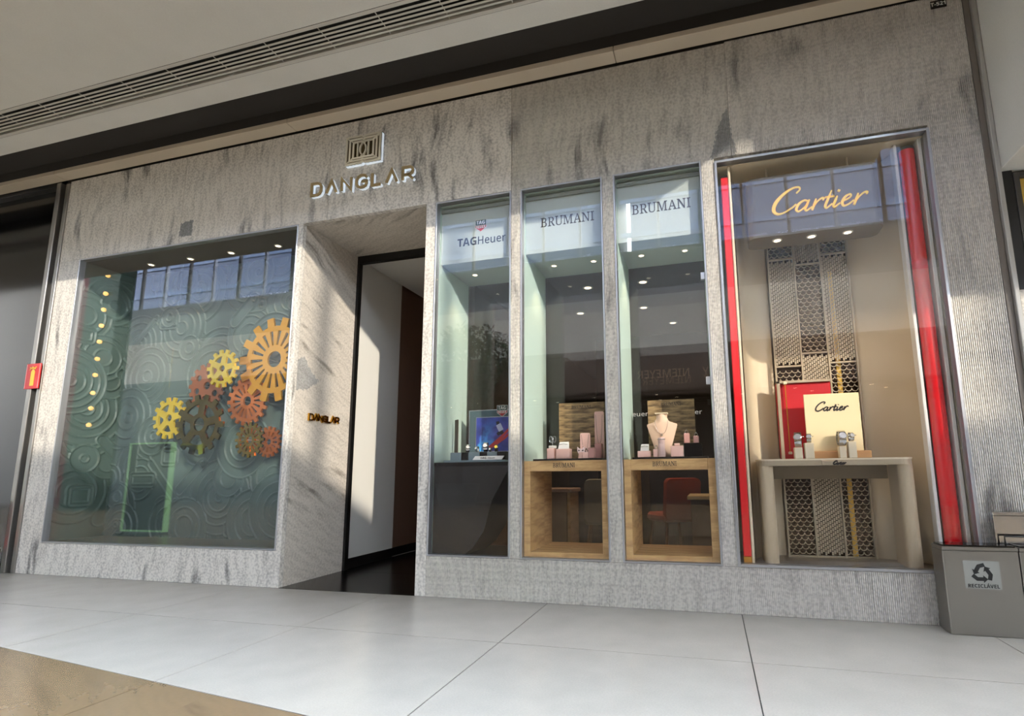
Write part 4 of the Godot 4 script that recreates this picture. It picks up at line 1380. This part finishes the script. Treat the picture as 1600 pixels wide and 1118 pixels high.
	part("neck_plate", bx(-0.052, 0.052, 0.35, 0.36, -0.03, 0.04, 0.003), M.cream_light, bust)
	necklace(bust, 0.055, 0.11, 0.30, 0.04)
	var jb := [[-0.555, -0.452, 1.165, -0.10, "low wide pink block carrying a white cushion beside the bust"], [-0.432, -0.386, 1.177, -0.10, "small pink block with a ring in front of the bust"], [-0.296, -0.201, 1.20, -0.10, "pink block with a raised knob right of the bust"]]
	for q in jb:
		var t := thing("jewellery_box", q[4], "box", Vector3((q[0] + q[1]) / 2, y, q[3]), "pink jewellery blocks")
		var w: float = (q[1] - q[0]) / 2
		part("block", bx(-w, w, 0, q[2] - y, -0.03, 0.03, 0.003), M.pink, t)
		if q[4].contains("ring"):
			ring_on(t, q[2] - y)
		if q[4].contains("knob"):
			part("knob", bx(-0.02, 0.02, q[2] - y, q[2] - y + 0.02, -0.02, 0.02, 0.003), M.pink, t)
	cushion("white curved cushion on the low wide pink block", Vector3(-0.50, 1.165, -0.10), 0.065, 0.055)
	var tp := thing("ring_cone", "tall tapering pink ring holder in front of the bust", "ring holder", Vector3(-0.365, y, -0.06))
	part("cone", lathe([Vector2(0, 0), Vector2(0.03, 0.0), Vector2(0.026, 0.1), Vector2(0.027, 0.15), Vector2(0.0, 0.15)], 4), mat(Color(0.86, 0.74, 0.70), 0.5), tp)
	var rp := []
	for k in 14:
		rp.append(Vector3(cos(TAU * k / 14) * 0.03, 0.135, sin(TAU * k / 14) * 0.03))
	part("ring", tube(rp, 0.003, 6, null, true), M.chrome, tp)
	block("black_riser", "black riser block under two small pink boxes", "riser", -0.20, -0.06, y, 1.222, -0.2, 0.12, M.gloss_black)
	for q in [[-0.197, -0.152, 1.30, "taller pink box with a ring on the black riser"], [-0.124, -0.083, 1.277, "shorter pink box with a ring on the black riser"]]:
		var t := thing("jewellery_box", q[3], "box", Vector3((q[0] + q[1]) / 2, 1.222, -0.18), "pink jewellery blocks")
		var w: float = (q[1] - q[0]) / 2
		part("block", bx(-w, w, 0, q[2] - 1.222, -0.025, 0.025, 0.003), mat(Color(0.74, 0.55, 0.51), 0.6), t)
		ring_on(t, q[2] - 1.222)

# ---------------------------------------------------------------- furniture inside the shop
func chair(label: String, at: Vector3, turn: float, cloth: Material, wood: Material) -> void:
	var t := thing("upholstered_chair", label, "chair", at, "chairs inside the shop")
	t.rotation.y = turn
	part("seat", bx(-0.23, 0.23, 0.44, 0.54, -0.22, 0.22, 0.03), cloth, t)
	var bk := part("backrest", slab(mb(), rounded(0.44, 0.46, 0.06), -0.035, 0.035), cloth, t, Vector3(0, 0.70, 0.22))
	bk.rotation.x = 0.12
	for s in [[-1, -1], [1, -1], [-1, 1], [1, 1]]:
		part("leg", tube([Vector3(s[0] * 0.17, 0.45, s[1] * 0.16), Vector3(s[0] * 0.22, 0.0, s[1] * 0.2)], 0.016, 8), wood, t)

func build_interior() -> void:
	var oak := mat(Color(0.50, 0.34, 0.22), 0.5)
	var hidden := struct("wall_interior")
	part("partition", bx(-1.6, 1.2, 0, 3.0, -3.75, -3.6), mat(Color(0.075, 0.065, 0.06), 0.5), hidden)
	chair("grey upholstered chair with wooden legs seen through the middle wooden counter", Vector3(-1.16, 0, -1.85), 0.15, mat(Color(0.55, 0.55, 0.51), 0.9), oak)
	chair("orange-red upholstered chair seen through the wooden counter beside the wide window", Vector3(-0.46, 0, -2.3), 0.6, mat(Color(0.62, 0.22, 0.13), 0.9), oak)
	var dk := thing("sales_table", "pale topped sales table with brown panel inside the shop", "table", Vector3(0.05, 0, -1.75))
	part("top", bx(-0.30, 0.5, 0.72, 0.76, -0.3, 0.3, 0.006), mat(Color(0.85, 0.78, 0.62), 0.4), dk)
	part("panel", bx(-0.27, 0.45, 0, 0.72, -0.25, 0.22, 0.004), mat(Color(0.34, 0.25, 0.17), 0.5), dk)
	var d2 := thing("sales_table", "pink-grey topped sales table behind the middle wooden counter", "table", Vector3(-1.62, 0, -1.45))
	part("top", bx(-0.22, 0.22, 0.80, 0.84, -0.2, 0.2, 0.006), mat(Color(0.72, 0.62, 0.58), 0.5), d2)
	part("panel", bx(-0.2, 0.16, 0, 0.80, -0.18, 0.18, 0.004), mat(Color(0.62, 0.55, 0.50), 0.5), d2)
	part("panel", bx(0.165, 0.2, 0, 0.80, -0.18, 0.18, 0.004), M.wood, d2)
	var pf := one("low_platform", bx(-0.25, 0.22, 0, 0.24, -0.25, 0.25, 0.004), mat(Color(0.62, 0.36, 0.20), 0.5), "low orange-brown platform on the shop floor", "platform", Vector3(-0.52, 0, -1.2))
	pf.name = "low_platform"
	var lit := glow(Color(0.95, 0.95, 0.92), 1.3)
	for q in [[-1.13, "lit white wall lettering left of the bust's wood board"], [-0.37, "lit white wall lettering right of the bust's wood board"]]:
		var s := thing("wall_lettering", q[1], "lettering", Vector3(q[0], 1.835, -3.598), "lit wall letterings inside the shop")
		letters(s, "TAG", 0.06, Vector3(-0.16, 0, 0), lit, false, true, 0.2)
		letters(s, "Heuer", 0.06, Vector3(0.13, 0, 0), lit, false, false, 0.30)
	var first := true
	for q in [[-1.2, -1.3], [-0.6, -1.3], [0.3, -1.3], [-1.5, -2.2], [-0.7, -2.2], [0.1, -2.2], [-0.4, -3.0], [0.5, -3.0], [-1.2, -3.0]]:
		var sp := spot_fitting("ceiling_spotlight", "round ceiling spotlight inside the dim shop", "ceiling spotlights inside the shop", Vector3(q[0], 3.0, q[1]), 0.04, 1.1, 50, Color(1.0, 0.82, 0.6))
		if not first:
			pass
		first = false

# ---------------------------------------------------------------- wide right window
func scallops(x0: float, x1: float, y0: float, y1: float, st: SurfaceTool) -> void:
	var w := 0.046
	var row := 0
	var y := y0 + 0.012
	while y < y1 - 0.02:
		var x := x0 + (w / 2 if row % 2 else 0.0)
		while x < x1 + w / 2:
			var pts := []
			for k in 7:
				var a := PI + PI * k / 6.0
				var p := Vector2(x + cos(a) * w * 0.5, y + w * 0.5 + sin(a) * w * 0.5)
				if p.x > x0 and p.x < x1 and p.y < y1:
					pts.append(p)
			if pts.size() > 1:
				ribbon(st, pts, 0.0045, -0.004, 0.004)
			x += w
		y += 0.034
		row += 1

func weave(x0: float, x1: float, y0: float, y1: float, st: SurfaceTool) -> void:
	var n := int((x1 - x0) / 0.0145)
	var w := (x1 - x0) / n
	for i in n:
		var y := y0 + 0.006 + 0.011 * (i % 3)
		while y < y1 - 0.03:
			cb(st, Vector3(x0 + i * w + 0.002, y, -0.003), Vector3(x0 + (i + 1) * w - 0.002, y + 0.027, 0.003))
			y += 0.033

# a curved wall panel from point a to b on plan, bulging towards c
func curved(a: Vector2, b: Vector2, c: Vector2, y0: float, y1: float) -> SurfaceTool:
	var st := mb()
	var n := 14
	var t := 0.02
	for k in n:
		var p := []
		for u in [float(k) / n, float(k + 1) / n]:
			p.append(a * (1 - u) * (1 - u) + c * 2 * u * (1 - u) + b * u * u)
		var d: Vector2 = p[1] - p[0]
		var o := Vector3(-d.y, 0, d.x)
		if o.z < 0:
			o = -o
		var q0 := Vector3(p[0].x, 0, p[0].y)
		var q1 := Vector3(p[1].x, 0, p[1].y)
		var up0 := Vector3.UP * y0
		var up1 := Vector3.UP * y1
		var back := Vector3(0, 0, -t)
		quad(st, q0 + up0, q1 + up0, q1 + up1, q0 + up1, o, 1)
		quad(st, q0 + up0 + back, q1 + up0 + back, q1 + up1 + back, q0 + up1 + back, -o, 2)
		quad(st, q0 + up1, q1 + up1, q1 + up1 + back, q0 + up1 + back, Vector3.UP)
		quad(st, q0 + up0, q1 + up0, q1 + up0 + back, q0 + up0 + back, Vector3.DOWN)
	return st

func round_box(w: float, h: float, d: float, r: float) -> SurfaceTool:
	# rounded on plan, upright
	var st := mb()
	slab(st, rounded(w, d, r, 6), 0, h)
	return st

func build_tall_window() -> void:
	var n := thing("display_niche", "cream display niche behind the wide right window", "niche", Vector3.ZERO)
	part("side_panel", bx(0.125, 0.17, 0.31, 3.5, -0.70, -0.062), M.glass_tint_wall, n)
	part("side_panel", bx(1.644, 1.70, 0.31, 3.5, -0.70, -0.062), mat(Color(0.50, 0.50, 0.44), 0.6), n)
	part("ceiling_panel", bx(0.17, 1.644, 3.455, 3.48, -0.70, -0.062), M.cream_light, n)
	part("floor_panel", bx(0.17, 1.644, 0.31, 0.335, -0.70, -0.062), mat(Color(0.42, 0.37, 0.31), 0.35), n)
	part("back_panel", bx(0.17, 1.644, 0.335, 3.455, -0.72, -0.70), M.cream, n)
	one("curved_side_panel", curved(Vector2(0.282, -0.10), Vector2(0.54, -0.53), Vector2(0.282, -0.52), 0.337, 3.45), M.cream, "cream curved wall panel beside the slim red upright", "wall panel")
	one("curved_side_panel", curved(Vector2(1.18, -0.50), Vector2(1.50, -0.16), Vector2(1.46, -0.46), 0.337, 3.45), M.cream, "cream curved wall panel beside the round red upright", "wall panel")
	part("pilaster", bx(0.252, 0.272, 0.335, 3.455, -0.14, -0.075, 0.004), M.cream_light, n)
	part("pilaster", bx(1.465, 1.488, 0.335, 3.455, -0.2, -0.12, 0.004), M.white, n)
	part("pilaster", bx(1.615, 1.64, 0.335, 3.455, -0.16, -0.08, 0.004), M.white, n)
	# red uprights
	var rl := thing("red_upright", "slim red upright with a gold foot at the left of the wide window", "upright", Vector3(0.222, 0.335, -0.10))
	part("shaft", bx(-0.027, 0.027, 0.05, 3.03, -0.03, 0.03, 0.006), M.red, rl)
	part("foot", bx(-0.028, 0.028, 0.0, 0.05, -0.031, 0.031, 0.003), M.gold, rl)
	part("cap", bx(-0.028, 0.028, 3.03, 3.045, -0.031, 0.031, 0.002), M.black, rl)
	var rr := thing("red_upright", "round glossy red upright at the right of the wide window", "upright", Vector3(1.552, 0.335, -0.13))
	var gloss := mat(Color(0.80, 0.04, 0.09), 0.22)
	gloss.clearcoat_enabled = true
	gloss.clearcoat = 0.8
	gloss.clearcoat_roughness = 0.15
	part("shaft", lathe([Vector2(0.0, 0.0), Vector2(0.052, 0.0), Vector2(0.052, 3.05), Vector2(0.0, 3.05)], 28), gloss, rr)
	part("cap", lathe([Vector2(0.0, 3.05), Vector2(0.054, 3.05), Vector2(0.054, 3.07), Vector2(0.0, 3.07)], 28), M.black, rr)
	# hanging sign box with script lettering
	var s := thing("hanging_sign_box", "greige sign box with rounded ends and glowing gold script hung in the wide window", "sign", Vector3(0.86, 2.80, -0.165))
	var body := part("body", round_box(0.95, 0.50, 0.24, 0.06), mat(Color(0.44, 0.40, 0.33), 0.4), s, Vector3(0, 0, 0))
	body.rotation.x = -PI / 2
	for hx in [-0.3, 0.3]:
		part("hanger", tube([Vector3(hx, 0.5, -0.03), Vector3(hx, 0.65, -0.03)], 0.008, 8), M.cream, s)
	part("lettering", script_word(0.70, 0.012), glow(Color(0.95, 0.78, 0.42), 0.75), s, Vector3(0.03, 0.26, 0.121))
	for k in 3:
		spot_fitting("sign_spotlight", "round spotlight under the greige sign box", "spotlights under the sign box", Vector3([0.595, 0.845, 1.10][k], 2.80, -0.13), 0.026, 0.9, 38)
	# lattice screen
	var l := thing("lattice_screen", "tall champagne metal lattice screen of scallops and woven strips behind the table", "screen", Vector3(0.555, 0.335, -0.48))
	var cols := [0.0, 0.203, 0.406, 0.61]
	var H := 2.62
	for x in cols:
		part("post", bx(x - 0.007, x + 0.007, 0, H, -0.012, 0.012, 0.002), M.champagne, l)
	var bars := [[1.51, 2.435], [1.61, 2.37], [1.52, 2.44]]
	for c in 3:
		for y in [0.0 + 0.007, bars[c][0], bars[c][1], H - 0.007]:
			part("rail", bx(cols[c] + 0.007, cols[c + 1] - 0.007, y - 0.007, y + 0.007, -0.011, 0.011, 0.002), M.champagne, l)
		var ys := [0.014, bars[c][0] - 0.007, bars[c][0] + 0.007, bars[c][1] - 0.007, bars[c][1] + 0.007, H - 0.014]
		for r in 3:
			var st := mb()
			var sc := (c + r) % 2 == 0
			if sc:
				scallops(cols[c] + 0.008, cols[c + 1] - 0.008, ys[r * 2], ys[r * 2 + 1], st)
			else:
				weave(cols[c] + 0.008, cols[c + 1] - 0.008, ys[r * 2], ys[r * 2 + 1], st)
			var p := part("scallop_infill" if sc else "woven_infill", st, M.champagne, l)
			p.set_meta("kind", "stuff")
	part("gold_reflection_strip", bx(0.462, 0.497, 0.0, 2.3, -0.044, -0.034, 0.002), mat(Color(0.90, 0.74, 0.36), 0.35, 0.7), l)  # added strip that stands in for a gold reflection in the backing sheet
	part("backing_sheet", bx(0.0, 0.61, 0, H, -0.05, -0.045), mat(Color(0.30, 0.24, 0.19), 0.16, 0.9), l)
	# table
	var t := thing("display_table", "champagne display table with rounded ends and two broad legs", "table", Vector3(0.855, 0.335, -0.245))
	var top := part("top", round_box(1.03, 0.05, 0.31, 0.09), M.champagne, t, Vector3(0, 0.70, 0))
	top.rotation.x = -PI / 2
	var rim := part("top_edge", round_box(1.04, 0.012, 0.32, 0.095), M.cream_light, t, Vector3(0, 0.738, 0))
	rim.rotation.x = -PI / 2
	for sx in [-1.0, 1.0]:
		var lg := part("leg", round_box(0.10, 0.70, 0.28, 0.045), mat(Color(0.70, 0.64, 0.54), 0.45), t, Vector3(sx * 0.46, 0, 0))
		lg.rotation.x = -PI / 2
	part("apron", bx(-0.41, 0.41, 0.60, 0.70, -0.14, -0.12), mat(Color(0.50, 0.45, 0.36), 0.45), t)
	var pl := part("name_plate", bx(-0.115, 0.115, 0.7, 0.735, 0.158, 0.168, 0.002), M.champagne, t, Vector3(0.03, 0.0, 0.0))
	part("lettering", script_word(0.085, 0.002), M.ink, pl, Vector3(0, 0.717, 0.168))
	# red case with brass frame
	var rc := thing("red_case", "red panelled case with thin brass frame standing on the display table", "case", Vector3(0.74, 1.085, -0.36))
	part("panel", bx(-0.21, 0.19, 0, 0.60, -0.03, 0.0, 0.003), mat(Color(0.72, 0.03, 0.09), 0.4), rc)
	part("post", bx(-0.205, -0.18, 0, 0.62, 0.0, 0.025, 0.002), M.champagne, rc)
	part("post", bx(-0.145, -0.138, 0.05, 0.60, 0.02, 0.027), M.gold, rc)
	part("rail", bx(-0.205, 0.19, 0.60, 0.62, -0.03, 0.025, 0.002), M.champagne, rc)
	part("knob", bx(-0.155, -0.128, 0.59, 0.61, 0.02, 0.04, 0.003), M.cream_light, rc)
	part("knob", bx(-0.155, -0.128, 0.04, 0.06, 0.02, 0.04, 0.003), M.cream_light, rc)
	var cd := thing("display_card", "square cream card with dark script standing behind the watches", "card", Vector3(0.893, 1.085, -0.2))
	part("card", bx(-0.19, 0.19, 0.055, 0.485, -0.012, 0.0, 0.003), mat(Color(0.86, 0.79, 0.62), 0.6), cd)
	part("plinth", bx(-0.21, 0.23, 0.0, 0.055, -0.04, 0.03, 0.003), mat(Color(0.74, 0.56, 0.36), 0.5), cd)
	part("lettering", script_word(0.235, 0.002), M.ink, cd, Vector3(-0.005, 0.385, 0.0005))
	# watches on cream pedestals
	var ws := [[0.597, 0.651, 1.168, 0.12, "left watch pedestal, low", "tall jewelled bracelet watch on the leftmost cream pedestal"], [0.668, 0.730, 1.199, 0.075, "second watch pedestal, taller", "small silver watch on the pedestal before the red case"], [0.897, 0.942, 1.170, 0.12, "third watch pedestal, low", "tall jewelled bracelet watch on the low pedestal before the card"], [0.957, 1.010, 1.203, 0.07, "right watch pedestal, taller", "small silver watch on the rightmost cream pedestal"]]
	for k in 4:
		var q: Array = ws[k]
		block("watch_pedestal", ["low cream pedestal at the left end of the watch row", "taller cream pedestal before the red case", "low cream pedestal before the right half of the card", "taller cream pedestal at the right end of the watch row"][k], "pedestal", q[0], q[1], 1.085, q[2], -0.12, 0.06, M.cream_light, "cream watch pedestals")
		watch("silver_watch", q[5], Vector3((q[0] + q[1]) / 2 + 0.005, q[2], -0.12), q[3], M.chrome, mat(Color(0.62, 0.62, 0.63), 0.3, 0.3), "watches on cream pedestals", -0.2 + 0.15 * k)

# ---------------------------------------------------------------- recycling bins
func build_bins() -> void:
	var st := mat(Color(0.53, 0.515, 0.49), 0.3, 0.8)
	for k in 2:
		var b := thing("recycling_bin", ["brushed steel recycling bin with a recycling symbol against the right pier", "brushed steel bin joined to the right of the recycling bin"][k], "bin", Vector3(1.365 + k * 0.408, 0, 0.03), "steel bins")
		part("body", bx(0, 0.403, 0, 0.50, 0, 0.17, 0.004), st, b)
		part("rim", bx(0.0, 0.403, 0.50, 0.522, -0.002, 0.174, 0.003), st, b)
		part("lid", bx(0.01, 0.393, 0.522, 0.532, 0.01, 0.165, 0.002), M.gloss_black, b)
		if k == 0:
			var s := part("sticker", bx(0.105, 0.295, 0.275, 0.44, 0.170, 0.1712), mat(Color(0.52, 0.52, 0.50), 0.5), b)
			part("lettering", text("RECICLÁVEL", 0.021, 0.001, false, true), M.black, s, Vector3(0.2, 0.292, 0.1722)).scale.x = 1.0
			for i in 3:
				var a := mb()
				var rot := TAU * i / 3.0
				var pts := []
				for p in [Vector2(-0.052, -0.012), Vector2(-0.028, -0.034), Vector2(0.008, -0.034)]:
					pts.append(p.rotated(rot) + Vector2(0.2, 0.367))
				ribbon(a, pts, 0.022, 0.1712, 0.1722)
				var tip := [Vector2(0.004, -0.056), Vector2(0.004, -0.012), Vector2(0.028, -0.034)]
				var poly := PackedVector2Array()
				for p in tip:
					poly.append(p.rotated(rot) + Vector2(0.2, 0.367))
				slab(a, poly, 0.1712, 0.1722)
				part("arrow", a, M.black, s)
	var h := thing("bin_hood", "polished chrome upright hood behind the lid of the bins", "bin hood", Vector3(1.712, 0.532, 0.08))
	part("plate", bx(0, 0.5, 0, 0.19, -0.008, 0.0, 0.002), M.chrome, h)
	part("lip", bx(-0.004, 0.504, 0.17, 0.197, -0.012, 0.012, 0.004), M.chrome, h)
	part("rail", tube([Vector3(0.03, 0.0, 0.04), Vector3(0.03, 0.05, 0.04), Vector3(0.47, 0.05, 0.04), Vector3(0.47, 0.0, 0.04)], 0.006, 8), M.black, h)
